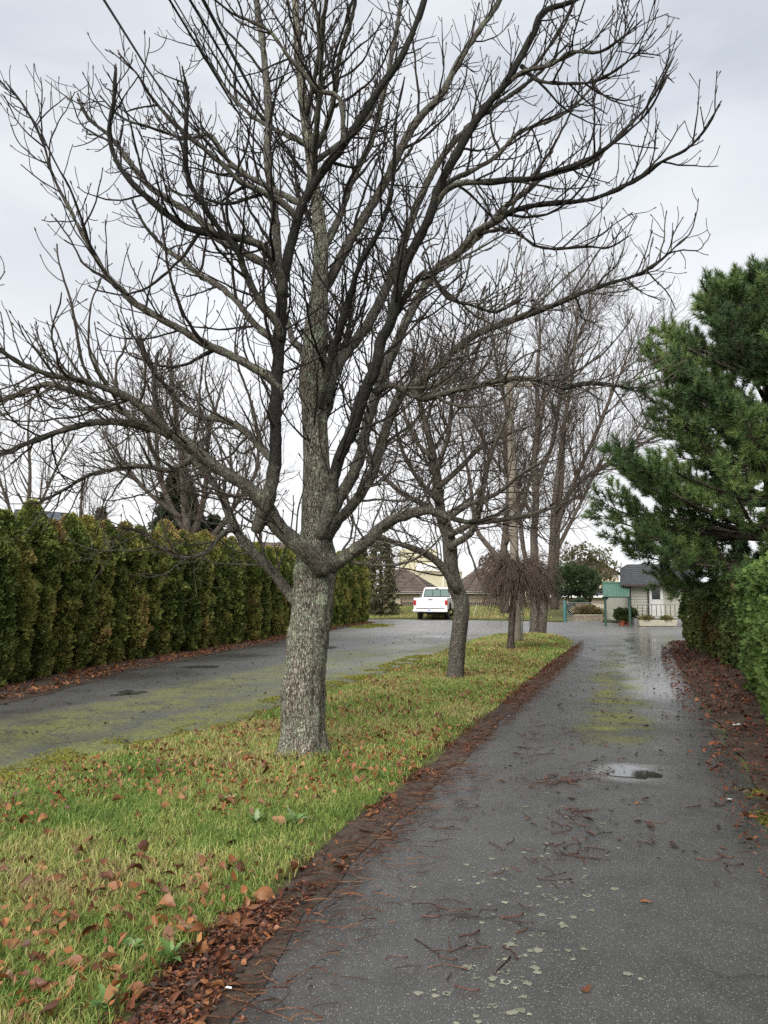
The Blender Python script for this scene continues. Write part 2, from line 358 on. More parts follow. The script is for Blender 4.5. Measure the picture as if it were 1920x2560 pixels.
t = NT('water'); t.bsdf((0.035, 0.034, 0.030), 0.03, t.bump(t.noise(t.pos(), 6, 2), 0.02, 0.01), spec=0.7)
t = NT('damp_rim'); t.bsdf((0.05, 0.05, 0.048), 0.16, spec=0.6)
def attr_mat(name, rough=0.7, trans=0.25, spec=0.3, attr='Col'):
    t = NT(name); a = t.n('ShaderNodeAttribute'); a.attribute_name = attr
    return t.bsdf(a.outputs['Color'], rough, trans=trans, spec=spec)
attr_mat('grass_blade', 0.55, 0.35, 0.35); attr_mat('litter', 0.5, 0.12, 0.35); attr_mat('cedar_leaf', 0.7, 0.22, 0.2); attr_mat('needle', 0.55, 0.15, 0.3)
attr_mat('lichen_mat', 0.9, 0.0, 0.2); attr_mat('shrub_leaf', 0.55, 0.25, 0.35)
t = NT('dead_leaf'); oi = t.n('ShaderNodeObjectInfo'); tco = t.pos(obj=True)
c = t.ramp(oi.outputs['Random'], [(0.0, (0.075, 0.026, 0.013)), (0.35, (0.14, 0.048, 0.018)), (0.65, (0.20, 0.080, 0.027)), (0.9, (0.28, 0.13, 0.048)), (1.0, (0.11, 0.05, 0.03))])
c = t.mix(t.ramp(t.noise(tco, 28, 4), [(0.45, 0.0), (0.7, 0.7)]), c, (0.085, 0.035, 0.018))
t.bsdf(c, 0.42, t.bump(t.noise(tco, 60, 3), 0.5, 0.004), trans=0.15, spec=0.4)
t = NT('twig_red'); oi = t.n('ShaderNodeObjectInfo')
c = t.ramp(oi.outputs['Random'], [(0.0, (0.022, 0.012, 0.009)), (0.5, (0.055, 0.023, 0.015)), (0.85, (0.11, 0.043, 0.025)), (1.0, (0.035, 0.025, 0.019))])
t.bsdf(c, 0.4, spec=0.4)

# ------------------------------------------------------------------ ground, asphalt, lawn strip
def grid_sheet(xs, ys, zf):
    X, Y = np.meshgrid(xs, ys); V = np.stack([X.ravel(), Y.ravel(), zf(X.ravel(), Y.ravel())], 1)
    n, m = len(ys), len(xs); i = np.arange(n * m).reshape(n, m)
    return V, [np.stack([i[:-1, :-1], i[:-1, 1:], i[1:, 1:], i[1:, :-1]], -1).reshape(-1, 4)]
xs = np.unique(np.concatenate([np.linspace(-900, -60, 8), np.linspace(-60, 60, 61), np.linspace(60, 900, 8)]))
ys = np.unique(np.concatenate([np.linspace(-300, -20, 6), np.linspace(-20, 44, 20), np.linspace(44, 66, 34), np.linspace(66, 1500, 14)]))
V, F = grid_sheet(xs, ys, lambda x, y: zrise(x, y) - 0.02)
ground = link('ground', np_mesh('ground', V, F, smooth=True), None, MATS['land']); tag(ground, kind='structure')

def flat_poly(name, pts, z, mat):
    from mathutils.geometry import tessellate_polygon
    vs = [Vector((p[0], p[1], z)) for p in pts]
    tri = tessellate_polygon([vs])
    me = bpy.data.meshes.new(name); me.from_pydata([tuple(v) for v in vs], [], [tuple(f) for f in tri]); me.update()
    if me.polygons and me.polygons[0].normal.z < 0: me.flip_normals()
    return link(name, me, None, mat)

# asphalt: the drive, the road beyond the lawn strip and the yard they run into, one sheet
hedge_foot = [(-12.8, -18.0), (-8.3, 2.0)] + [G(u, v)[:2] for u, v in ((0, 1735), (260, 1672), (560, 1618), (790, 1575), (905, 1556))]
far_edge = [G(u, v)[:2] for u, v in ((880, 1551), (1000, 1549), (1180, 1551), (1300, 1553), (1395, 1556), (1460, 1554), (1580, 1560), (1680, 1563))]
right_edge = [G(u, v)[:2] for u, v in ((1690, 1609), (1672, 1625), (1712, 1690), (1775, 1780), (1851, 1898), (1935, 2060))] + [(1.1, 0.0), (-5.0, -18.0)]
right_edge = [(16.5, 37.0), (16.5, 27.0)] + right_edge
asphalt = flat_poly('driveway', hedge_foot + [(-3.5, 44.6)] + far_edge[1:] + right_edge, 0.0, MATS['asphalt']); tag(asphalt, kind='structure')

isl_left = [(-10.6, -18.0), (-6.2, -4.0)] + [G(u, v)[:2] for u, v in ((-160, 2020), (0, 1965), (116, 1930), (243, 1889), (405, 1855), (579, 1822), (706, 1768), (810, 1733), (960, 1690), (1086, 1639), (1192, 1599), (1245, 1586), (1324, 1583))]
isl_tip = [G(u, v)[:2] for u, v in ((1366, 1584), (1405, 1592), (1429, 1605))]
isl_right = [G(u, v)[:2] for u, v in ((1418, 1630), (1395, 1646), (1330, 1698), (1238, 1774), (1162, 1831), (1064, 1912), (985, 1985), (926, 2025), (833, 2096), (723, 2213), (579, 2300), (480, 2393), (347, 2503), (301, 2560), (180, 2700))] + [(-2.4, 0.2), (-8.3, -18.0)]
island = isl_left + isl_tip + isl_right
def isl_z(x, y):
    d = poly_dist(np.atleast_1d(x), np.atleast_1d(y), island + island[:1]); s = np.clip(d / 0.9, 0, 1)
    n = fbm(np.stack([np.atleast_1d(x), np.atleast_1d(y), np.zeros(np.size(x))], 1), 1.3, 3) - 0.5
    return 0.006 + 0.030 * s * (2 - s) + 0.035 * n * s
gx = np.arange(-11, 9, 0.16); gy = np.arange(-18, 30, 0.16)
V, F = grid_sheet(gx, gy, lambda x, y: np.zeros(len(x)))
f = F[0]; cen = V[f].mean(1); vin = in_poly(V[:, 0], V[:, 1], island); keep = vin[f].any(1) | in_poly(cen[:, 0], cen[:, 1], island); f = f[keep]
used = np.unique(f); rem = -np.ones(len(V), int); rem[used] = np.arange(len(used)); V = V[used]; f = rem[f]
bnd = poly_dist(V[:, 0], V[:, 1], island + island[:1])
V[:, 2] = isl_z(V[:, 0], V[:, 1]); outside = ~in_poly(V[:, 0], V[:, 1], island); V[outside, 2] = 0.004
lawn_strip = link('lawn', np_mesh('lawn', V, [f], smooth=True), None, MATS['turf']); tag(lawn_strip, kind='structure')

# bare verges of soil between asphalt and hedge / lawn strip
def strip(name, a, b, z, mat, bump=0.02, nacross=8, nalong=120):
    """mounded ribbon between two polylines"""
    def rs(l, n):
        l = np.array([p[:2] for p in l], float); s = np.r_[0, np.cumsum(np.linalg.norm(np.diff(l, axis=0), axis=1))]; q = np.linspace(0, s[-1], n)
        return np.stack([np.interp(q, s, l[:, 0]), np.interp(q, s, l[:, 1])], 1)
    A, B = rs(a, nalong), rs(b, nalong); tt = np.linspace(0, 1, nacross)
    V = (A[:, None] * (1 - tt)[None, :, None] + B[:, None] * tt[None, :, None]).reshape(-1, 2)
    pr = np.tile(np.sin(np.pi * tt), nalong); n = fbm(np.c_[V, np.zeros(len(V))], 2.2, 3)
    jit = (fbm(np.c_[V, np.ones(len(V))], 1.7, 3) - 0.5) * 0.25
    V[:, 0] += jit * DN[0]; V[:, 1] += jit * DN[1]
    V3 = np.c_[V, z + bump * pr * (0.4 + n)]
    i = np.arange(nalong * nacross).reshape(nalong, nacross)
    return link(name, np_mesh(name, V3, [np.stack([i[:-1, :-1], i[:-1, 1:], i[1:, 1:], i[1:, :-1]], -1).reshape(-1, 4)], smooth=True), None, mat)
edge_in = isl_right[:-2]
edge_out = [G(u, v)[:2] for u, v in ((1447, 1609), (1432, 1640), (1372, 1698), (1290, 1774), (1222, 1831), (1140, 1912), (1075, 1985), (1030, 2030), (950, 2100), (850, 2213), (745, 2300), (680, 2393), (610, 2503), (575, 2560), (490, 2700))]
verge_l = strip('soil_verge', edge_in, edge_out, 0.005, MATS['soil'], 0.012); tag(verge_l, kind='structure')
re = [p for p in right_edge[2:-1]]
re_out = [(9.7, 24.0), (9.4, 21.5), (8.6, 16.5), (7.2, 11.5), (6.0, 8.0), (4.8, 5.2), (3.4, 0.0)]
verge_r = strip('soil_verge', re, re_out, 0.005, MATS['soil'], 0.06); tag(verge_r, kind='structure')
hf_in = [(a + 0.75, b - 0.2) for a, b in hedge_foot[1:]]; hf_out = [(a - 0.9, b + 0.3) for a, b in hedge_foot[1:]]
verge_h = strip('soil_verge', hf_in, hf_out, 0.005, MATS['soil'], 0.05); tag(verge_h, kind='structure')

# far lawn beyond the yard
fl = [(x, y) for x, y in [G(u, v)[:2] for u, v in ((880, 1549), (1000, 1546), (1180, 1548), (1300, 1550), (1395, 1553))]]
def far_lawn():
    xs = np.linspace(-14, 14, 57); rows = []
    ex = np.array([p[0] for p in fl]); ey = np.array([p[1] for p in fl])
    y0 = np.interp(xs, ex, ey); tt = np.linspace(0, 1, 16)
    V = []
    for k in tt:
        y = y0 + (57.5 - y0) * k; z = zrise(xs, y) + 0.05 * np.minimum(1, k * 12) + 0.006
        V.append(np.stack([xs, y, z], 1))
    V = np.concatenate(V); i = np.arange(len(V)).reshape(16, 57)
    return link('lawn', np_mesh('lawn', V, [np.stack([i[:-1, :-1], i[:-1, 1:], i[1:, 1:], i[1:, :-1]], -1).reshape(-1, 4)], smooth=True), None, MATS['turf'])
lawn_far = far_lawn(); tag(lawn_far, kind='structure')

# moss bank at the near right of the drive, and the mossy corner at the end of the hedge
def mound(name, cx, cy, rx, ry, rot, h, mat, n=34):
    a = np.linspace(0, 2 * np.pi, n, endpoint=False); V = [(cx, cy, h + 0.004)]; F = []
    for j, q in enumerate((0.3, 0.6, 0.82, 1.0)):
        for k in range(n):
            rr = q * (1 + 0.22 * math.sin(3 * a[k] + cx) + 0.10 * math.sin(7 * a[k] + 1))
            x, y = rx * rr * math.cos(a[k]), ry * rr * math.sin(a[k])
            X, Y = cx + x * math.cos(rot) - y * math.sin(rot), cy + x * math.sin(rot) + y * math.cos(rot)
            V.append((X, Y, 0.004 + h * (1 - q * q) * (0.8 + 0.4 * noise.noise((X * 4, Y * 4, 0)))))
    for k in range(n): F.append((0, 1 + k, 1 + (k + 1) % n))
    for j in range(3):
        for k in range(n):
            a0 = 1 + j * n + k; b0 = 1 + j * n + (k + 1) % n; F.append((a0, a0 + n, b0 + n, b0))
    me = bpy.data.meshes.new(name); me.from_pydata(V, [], F); me.update(); me.polygons.foreach_set('use_smooth', [True] * len(me.polygons))
    return link(name, me, None, mat)
MOSS = []                                   # filled in with tiny shoots once the grass builder exists
mgx, mgy, _ = G(1935, 2035); MOSS.append((mgx, mgy, 0.26, 0.75, -0.33, 'yellow green moss fringe beside the near edge of the drive'))
x, y, _ = G(925, 1566); MOSS.append((x, y, 0.9, 2.4, -0.2, 'bright moss patch at the far end of the cedar hedge'))
x, y, _ = G(560, 1828); MOSS.append((x, y, 0.36, 2.2, -0.36, 'moss strip along the road edge of the lawn strip'))

# puddle in the wheel track, and the two by the hedge
def puddle(u0, u1, v0, v1, label, wob=0.18, z=0.004):
    a, b = G(u0, (v0 + v1) / 2), G(u1, (v0 + v1) / 2); c0, c1 = G((u0 + u1) / 2, v1), G((u0 + u1) / 2, v0)
    cx, cy = (a[0] + b[0]) / 2, (c0[1] + c1[1]) / 2; rx = (b[0] - a[0]) / 2; ry = (c1[1] - c0[1]) / 2
    V = []; n = 72
    for k in range(n):
        an = 2 * math.pi * k / n; q = 1 + wob * (noise.noise((math.cos(an) * 1.5 + u0, math.sin(an) * 1.5, 3.1)) * 2 + noise.noise((math.cos(an) * 5 + u0, math.sin(an) * 5, 1.1)) * 0.9)
        V.append((cx + rx * q * math.cos(an), cy + ry * q * math.sin(an), z))
    me = bpy.data.meshes.new('puddle'); me.from_pydata(V, [], [tuple(range(n))]); me.update()
    return tag(link('puddle', me, None, MATS['water' if 'bright' in label else 'damp_rim']), label, 'puddle')
puddle(1520, 1645, 1916, 1948, 'small bright puddle in the wheel track reflecting bare branches')
puddle(285, 352, 1727, 1739, 'dark puddle on the hedge side road, nearest the hedge start', 0.5)
puddle(470, 545, 1664, 1672, 'long thin dark puddle beside the leaf litter under the hedge', 0.5)
puddle(798, 842, 1616, 1622, 'dark puddle on the road just behind the big tree trunk', z=0.0045)
# ------------------------------------------------------------------ bare trees
TRUNK = G(750, 1896); TY = TRUNK[1]
UP = Vector((0, 0, 1))
def rvec(R): return Vector((R.gauss(0, 1), R.gauss(0, 1), R.gauss(0, 1))).normalized()
def grow(p, d, L, r0, r1, R, seg, wob, trop, tropdir=UP, knob=0.0):
    n = max(3, int(L / seg)); st = L / n; pts = [p.copy()]; d = d.normalized(); ds = []
    for i in range(n):
        ds.append(d.copy()); d = (d + rvec(R) * wob + tropdir * trop * (0.4 + i / n)).normalized(); p = p + d * st; pts.append(p.copy())
    rr = [(r0 + (r1 - r0) * (i / n) ** 0.85) * (1 + knob * R.uniform(-1, 1)) for i in range(n + 1)]
    return pts, rr
def side_dir(tan, R, ang, upbias):
    for _ in range(6):
        q = rvec(R); q = q - tan * q.dot(tan)
        if q.length > 0.2: break
    q = (q.normalized() + UP * upbias); q = q - tan * q.dot(tan)
    if q.length < 1e-3: q = rvec(R)
    q.normalize(); return tan * math.cos(ang) + q * math.sin(ang)
class Twigs:
    def __init__(s): s.two = []; s.three = []; s.buds = []
def spawn(T, pts, rr, R, every, t0, len_f, lv, rmin, upb=0.5, trop=0.10, wob=0.13, seg=0.07, ang=(0.6, 1.05), sub=None, bud=0.0, tw_r=0.011):
    """side shoots along a branch; sub: parameters of the next level"""
    pts = [Vector(p) for p in pts]; acc = 0; nxt = every * R.random(); L = sum((b - a).length for a, b in zip(pts[:-1], pts[1:])); run = 0
    for i in range(len(pts) - 1):
        e = pts[i + 1] - pts[i]; l = e.length; run += l
        while run > nxt:
            t = nxt / L; nxt += every * R.uniform(0.6, 1.4)
            if t < t0 or t > 0.985: continue
            ln = len_f(t, R)
            tan = e.normalized(); d = side_dir(tan, R, R.uniform(*ang), upb)
            r0 = min(rr[i] * 0.7, max(rmin, tw_r * ln ** 0.8)); p = pts[i] + e * R.random()
            bp, br = grow(p, d, ln, r0, max(rmin * 0.75, r0 * 0.4), R, seg, wob, trop, knob=0.14)
            (T.two if lv == 2 else T.three).append((np.array(bp), np.array(br)))
            if bud and R.random() < bud: T.buds.append((bp[-1], (bp[-1] - bp[-2]).normalized(), R.uniform(0.7, 1.25)))
            if sub: spawn(T, bp, br, R, lv=lv + 1, **sub)
def bud_mesh(buds, s):
    br = []
    for p, d, k in buds:
        p0 = np.array(p); dv = np.array(d)
        br.append((np.stack([p0 - dv * 0.004, p0 + dv * 0.014 * k * s, p0 + dv * 0.036 * k * s]), np.array([0.004, 0.0085 * k, 0.0012]) * s))
    return tubes(br, 4)
def lump(pts, rr, amp, sc_, sides):
    """limb as a tube whose surface is lumpy with bark and lichen"""
    V, F = tubes([(np.asarray(pts), np.asarray(rr))], sides, True)
    n = len(pts); cen = np.repeat(np.asarray(pts), sides, axis=0); off = V - cen; r = np.repeat(np.asarray(rr), sides)[:, None]
    k = (fbm(V, sc_, 3) - 0.5) * 2 + (fbm(V + 9, sc_ * 3.3, 2) - 0.5) * 0.9
    return cen + off * (1 + amp * k[:, None] * np.clip(0.03 / np.maximum(r, 0.008), 0.35, 1.6)), F

def limb_path(px, dy0, dy1, step=0.06, Y0=None, bow=0.0):
    rows = []; n = len(px); Y0 = TY if Y0 is None else Y0
    for i, q in enumerate(px):
        s = i / (n - 1); Y = Y0 + dy0 + (dy1 - dy0) * s + bow * math.sin(math.pi * s); x, y, z = P(q[0], q[1], Y); rows.append((x, y, z, q[2] / 2 * Y / FPX))
    c = catmull(rows, step); return c[:, :3], np.maximum(c[:, 3], 0.004)

# --- the big chestnut-like tree
R = random.Random(21)
hero = empty('bare_tree', (TRUNK[0], TRUNK[1], 0)); tag(hero, 'large bare tree with lichen covered trunk on the lawn strip, nearest the camera', 'tree', 'bare trees on the lawn strip')
tr_px = [(747, 1905, 122), (750, 1888, 112), (753, 1850, 106), (757, 1760, 101), (764, 1640, 98), (774, 1540, 98), (783, 1470, 104), (790, 1415, 106), (791, 1360, 86), (790, 1300, 76), (792, 1200, 70), (790, 1090, 66), (783, 960, 70), (787, 850, 62), (799, 720, 48), (803, 620, 40), (793, 520, 34), (772, 360, 27), (750, 180, 22), (738, 0, 18), (722, -240, 13), (700, -480, 7)]
tp, trr = limb_path(tr_px, 0, 0.35, 0.05)
def to_local(V, o): return np.asarray(V) - np.array(o.location)[None, :]
def trunk_mesh(pts, rr, sides, flare=0.0, amp=0.10):
    V, F = tubes([(pts, rr)], sides, True); cen = np.repeat(pts, sides, axis=0); off = V - cen
    q = V.copy(); q[:, 2] *= 0.35
    k = (fbm(q, 9, 3) - 0.5) * amp * 1.4 + (fbm(q, 34, 2) - 0.5) * amp * 0.9 + (fbm(V, 1.6, 2) - 0.5) * amp * 1.6
    if flare:
        an = np.arctan2(off[:, 1], off[:, 0]); k = k + 0.9 * amp * (fbm(np.c_[V[:, 0], V[:, 1], V[:, 2] * 0.10], 26, 2) - 0.5) * 1.6 + flare * np.exp(-np.maximum(V[:, 2], 0) / 0.17) * (0.45 + 0.35 * np.sin(an * 5 + 1) + 0.2 * np.sin(an * 3 + 2.3))
    return cen + off * (1 + k[:, None]), F
V, F = trunk_mesh(tp, trr, 56, 0.5, 0.17); link('trunk', np_mesh('trunk', to_local(V, hero), F, smooth=True), hero, MATS['bark_trunk'])
# traced limbs: (photo points with widths, depth offset at start and end, bark; 'wet' picks the near-black tone)
LIMBS = [
 ([(760,1530,40),(745,1503,36),(723,1483,30),(683,1431,27),(637,1384,25),(596,1332,24),(570,1280,22),(555,1240,21),(521,1193,19),(475,1141,17),(430,1090,15),(400,1030,13),(385,960,10),(395,880,7)], 0.05, 1.3, 'bark_limb', 0),
 ([(812,1428,50),(785,1400,48),(758,1373,47),(694,1315,45),(660,1263,46),(625,1222,35),(544,1170,31),(480,1118,29),(422,1083,27),(347,1060,23),(260,1055,20),(191,1066,17),(87,1101,14),(0,1136,11),(-90,1150,8),(-160,1120,5)], -0.16, -1.35, 'bark_limb', 0),
 ([(640,1330,30),(655,1285,36),(672,1245,38),(688,1147,33),(690,1030,31),(694,916,32),(700,830,34),(706,723,29),(718,654,27),(735,579,26),(752,521,26),(775,475,25),(810,422,25),(856,365,23),(903,295,22),(949,220,20),(1000,150,18),(1040,60,16),(1075,-40,14),(1120,-180,10),(1150,-320,6)], -0.45, -1.3, 'wet', 0),
 ([(706,740,25),(694,640,24),(690,560,23),(680,480,22),(668,400,22),(672,300,21),(668,220,20),(655,100,18),(640,0,16),(625,-150,12),(615,-300,7)], -0.75, 0.3, 'bark_limb', 0),
 ([(690,1175,22),(680,1148,22),(660,1128,21),(613,1078,20),(555,1049,18),(500,1040,16),(450,1005,14),(405,955,12),(370,900,10),(350,840,7)], -0.6, 0.5, 'bark_limb', 0),
 ([(698,1000,26),(694,965,26),(665,939,24),(596,898,22),(521,864,21),(451,823,20),(405,799,19),(330,752,18),(305,725,17),(272,694,15),(203,579,12),(174,521,10),(133,440,8),(104,347,7),(64,272,6),(17,208,5)], -0.62, -1.1, 'bark_limb', 0),
 ([(706,740,26),(703,700,26),(690,665,25),(665,625,24),(625,602,22),(521,584,20),(463,567,19),(393,515,17),(336,463,15),(289,399,13),(272,324,12),(284,260,11),(289,168,8)], -0.75, -1.5, 'wet', 0),
 ([(712,740,24),(694,683,23),(608,631,22),(555,602,21),(492,544,20),(428,503,18),(370,463,16),(324,405,14),(280,345,11),(225,300,8),(195,250,6)], -0.6, 0.9, 'bark_limb', 0),
 ([(740,556,22),(736,536,20),(694,498,18),(654,480,17),(596,451,15),(550,405,14),(480,347,12),(417,289,10),(370,231,8),(347,191,7),(301,139,5)], -0.85, -1.5, 'bark_limb', 0),
 ([(762,512,18),(728,497,17),(648,457,15),(579,411,13),(550,370,12),(521,336,11),(463,347,9),(393,324,8),(307,295,6),(250,240,5)], -0.9, -0.2, 'bark_limb', 0),
 ([(702,850,22),(695,812,22),(654,758,20),(613,683,19),(596,631,18),(544,567,16),(509,515,15),(469,440,14),(463,347,12),(469,249,10),(457,174,7)], -0.72, -1.7, 'wet', 0),
 ([(705,870,22),(631,804,18),(596,758,17),(544,712,17),(492,683,16),(451,648,15),(411,619,12),(360,560,8),(330,500,5)], -0.66, 1.0, 'bark_limb', 0),
 ([(430,1087,24),(370,1031,22),(324,997,20),(260,968,18),(202,950,17),(133,939,15),(58,910,13),(0,875,11),(-70,820,8),(-120,750,5)], -0.8, -1.9, 'bark_limb', 0),
 ([(350,1062,20),(290,1020,17),(200,985,16),(120,960,14),(50,985,12),(0,1000,10),(-80,1010,6)], -0.88, -0.5, 'bark_limb', 0),
 ([(590,1325,16),(560,1330,14),(520,1375,12),(470,1395,10),(420,1380,9),(350,1330,7),(290,1318,5)], 0.5, 0.2, 'bark_limb', 0),
 ([(480,1150,17),(420,1175,15),(360,1165,13),(300,1170,12),(230,1185,10),(150,1230,8),(90,1260,5)], 0.9, 0.4, 'bark_limb', 0),
 # right side
 ([(800,1445,40),(820,1424,42),(842,1407,38),(879,1381,34),(926,1345,31),(958,1313,29),(998,1293,27),(1058,1277,24),(1093,1281,19),(1150,1302,14),(1210,1300,10),(1270,1270,7)], 0.12, -0.5, 'bark_limb', 0),
 ([(800,1375,34),(820,1340,32),(839,1309,29),(879,1265,27),(910,1222,27),(934,1174,28),(958,1094,27),(978,1039,26),(1002,987,25),(1046,955,23),(1090,923,22),(1137,876,21),(1197,832,20),(1284,799,17),(1365,770,16),(1452,735,14),(1533,706,12),(1602,683,10),(1654,648,8),(1712,596,5)], 0.1, -0.6, 'bark_limb', 0),
 ([(800,1345,34),(815,1300,36),(828,1255,35),(834,1198,33),(851,1138,32),(879,1078,33),(898,1019,34),(914,975,33),(942,907,31),(954,848,30),(978,800,29),(1006,677,28),(1047,596,26),(1076,538,25),(1099,463,24),(1134,399,23),(1174,330,22),(1209,272,21),(1255,220,20),(1301,145,20),(1336,81,19),(1359,29,17),(1440,0,13),(1520,-40,9)], -0.15, -1.5, 'wet', 0),
 ([(805,1330,30),(828,1285,32),(863,1222,31),(895,1158,30),(918,1059,30),(945,975,28),(995,850,26),(1047,741,24),(1093,671,22),(1151,631,20),(1203,584,18),(1261,521,16),(1319,475,15),(1365,440,14),(1481,405,12),(1516,370,10),(1568,318,9),(1625,255,7),(1683,145,5)], 0.12, 0.9, 'bark_limb', 0),
 ([(1076,530,18),(1134,463,17),(1238,454,16),(1330,446,15),(1388,428,14),(1458,405,13),(1516,370,11),(1580,320,9),(1620,280,7),(1660,210,5)], -0.9, -1.9, 'wet', 0),
 ([(1140,640,19),(1191,579,18),(1238,556,17),(1284,527,16),(1365,509,15),(1452,503,14),(1516,486,12),(1597,446,11),(1654,405,9),(1712,376,8),(1759,330,7),(1799,260,5)], 0.45, -1.1, 'wet', 0),
 ([(1195,585,12),(1261,573,10),(1296,584,9),(1336,613,8),(1388,622,8),(1463,616,7),(1521,619,6),(1573,590,4)], 0.5, -0.6, 'bark_twig', 0),
 ([(808,1010,38),(819,967,36),(839,927,30),(867,880,28),(899,840,28),(926,800,27),(975,700,25),(1005,620,23),(1040,520,21),(1100,400,18),(1180,310,15),(1260,250,12),(1340,190,9),(1420,110,6)], 0.2, 1.8, 'bark_limb', 0),
 ([(806,730,30),(828,694,28),(865,620,27),(903,556,26),(960,460,24),(1035,312,22),(1099,243,20),(1134,179,19),(1174,110,17),(1215,52,16),(1249,0,14),(1310,-120,10),(1350,-240,6)], 0.3, 0.9, 'bark_limb', 0),
 ([(936,985,20),(970,963,18),(1018,979,18),(1058,995,17),(1097,987,17),(1157,971,16),(1217,959,16),(1250,951,15),(1323,947,14),(1412,967,13),(1460,959,11),(1533,963,9),(1585,971,6),(1640,950,4)], -0.5, -1.0, 'bark_limb', 0),
 ([(795,1020,24),(815,939,22),(831,880,21),(859,800,19),(880,720,17),(905,650,16),(940,590,14),(975,500,12),(985,400,10),(990,300,8),(1010,200,5)], 0.1, -1.2, 'wet', 0),
 ([(860,362,16),(850,249,14),(793,226,13),(758,179,12),(723,145,11),(683,87,10),(636,58,9),(584,35,8),(538,0,6),(500,-40,4)], -1.1, -1.5, 'bark_limb', 0),
 ([(770,400,18),(810,330,17),(835,240,15),(850,140,14),(880,40,12),(900,-80,9),(930,-200,5)], 0.3, -0.4, 'bark_limb', 0),
 ([(800,640,22),(850,540,20),(880,450,18),(930,350,16),(960,230,14),(985,110,12),(1010,-30,9),(1040,-160,5)], 0.25, 1.3, 'bark_limb', 0),
 ([(1100,470,15),(1150,440,14),(1230,400,12),(1300,330,11),(1380,300,10),(1440,260,8),(1500,190,6),(1585,55,4)], -0.93, -0.4, 'bark_limb', 0),
 ([(1255,220,14),(1310,180,13),(1380,160,11),(1430,130,9),(1500,130,8),(1560,90,6),(1600,55,4)], -1.15, -2.1, 'bark_limb', 0),
 ([(1304,165,14),(1345,200,10),(1400,208,9),(1480,205,8),(1540,175,7),(1585,140,6),(1605,118,4)], -1.2, -2.2, 'bark_twig', 0),
 ([(960,840,18),(1040,700,14),(1075,690,12),(1120,745,10),(1170,760,8),(1240,780,7),(1310,745,5)], -0.62, -1.2, 'bark_twig', 0),
]
TW_H = Twigs(); TW_L = Twigs(); limb_store = []
for px, d0, d1, mt, bow in LIMBS:
    p, r = limb_path(px, d0, d1, 0.055, bow=bow); limb_store.append((p, r * 0.94, mt))
# limbs on the far and near sides that the traced ones hide
for k in range(9):
    z0 = R.uniform(3.0, 6.8); i = int(np.argmin(np.abs(tp[:, 2] - z0))); a = [1.1, 1.5, 1.9, 0.7, 2.4, 1.3, 1.75, -1.5, -1.2][k]
    d = Vector((math.cos(a), math.sin(a), R.uniform(0.5, 0.9)))
    bp, br = grow(Vector(tp[i]), d, R.uniform(2.4, 3.6), min(0.055, trr[i] * 0.6), 0.008, R, 0.08, 0.07, 0.05, knob=0.06)
    limb_store.append((np.array(bp), np.array(br), 'bark_limb'))
# rough side stubs / secondary limbs to carry the dense crown
for p, r, mt in limb_store:
    V, F = lump(p, r, 0.55, 24, 12); dark_amt = np.repeat(np.clip((np.arange(len(p)) - 3) / 12, 0, 1) * (1.0 if mt == 'wet' else 0.0), 12)
    if mt != 'wet': dark_amt = np.repeat(np.clip(np.arange(len(p)) / len(p) * 1.5 - 0.55, 0, 0.75), 12)  # the other limbs darken towards their ends
    link('limb', np_mesh('limb', to_local(V, hero), F, np.repeat(dark_amt[:, None], 3, 1), smooth=True), hero, MATS['bark_twig' if mt == 'bark_twig' else 'bark_limb'])
    low_ = float(np.mean(p[:, 2])) < 4.3
    sub3 = dict(every=0.15, t0=0.12, len_f=lambda t, R: R.uniform(0.06, 0.45) * (1.05 - 0.4 * t), rmin=0.0052, upb=0.5, trop=0.19, wob=0.24, seg=0.055, ang=(0.55, 1.0), sub=None, bud=0.55)
    spawn(TW_L if low_ else TW_H, p, r, R, every=0.10, t0=0.10, len_f=lambda t, R: R.uniform(0.2, 1.0) * (1.2 - 0.7 * t) * (1.45 if R.random() < 0.25 else 0.9), lv=2, rmin=0.0062, upb=0.38, trop=0.10, wob=0.18, seg=0.075, ang=(0.5, 1.1), sub=sub3, bud=0.8, tw_r=0.0145)
    if low_:                                  # the lower limbs carry a thicket of curly shoots
        spawn(TW_L, p, r, R, every=0.10, t0=0.12, len_f=lambda t, R: R.uniform(0.25, 1.15) * (1.15 - 0.5 * t), lv=2, rmin=0.0060, upb=-0.05, trop=0.07, wob=0.27, seg=0.07, ang=(0.6, 1.3), sub=dict(sub3, upb=0.2, wob=0.28), bud=0.6, tw_r=0.0135)
    # terminal bud
    TW_H.buds.append((Vector(p[-1]), Vector(p[-1] - p[-2]).normalized(), 1.2))
spawn(TW_H, tp, trr, R, every=0.09, t0=0.27, len_f=lambda t, R: R.uniform(0.3, 1.1), lv=2, rmin=0.005, sub=sub3, bud=0.6, tw_r=0.0125)
V, F = tubes(TW_H.two, 5); tag(link('twigs', np_mesh('twigs', to_local(V, hero), F, smooth=True), hero, MATS['bark_twig']), kind='stuff')
V, F = tubes(TW_H.three, 3); tag(link('twigs', np_mesh('twigs', to_local(V, hero), F, smooth=True), hero, MATS['bark_twig']), kind='stuff')
for lst, sd_n in ((TW_L.two, 5), (TW_L.three, 3)): V, F = tubes(lst, sd_n); tag(link('twigs', np_mesh('twigs', to_local(V, hero), F, smooth=True), hero, MATS['low_twig']), kind='stuff')
V, F = bud_mesh(TW_H.buds + TW_L.buds, 0.85); tag(link('buds', np_mesh('buds', to_local(V, hero), F, smooth=True), hero, MATS['bud']), kind='stuff')
print('hero twigs', len(TW_H.two), len(TW_H.three), len(TW_H.buds))

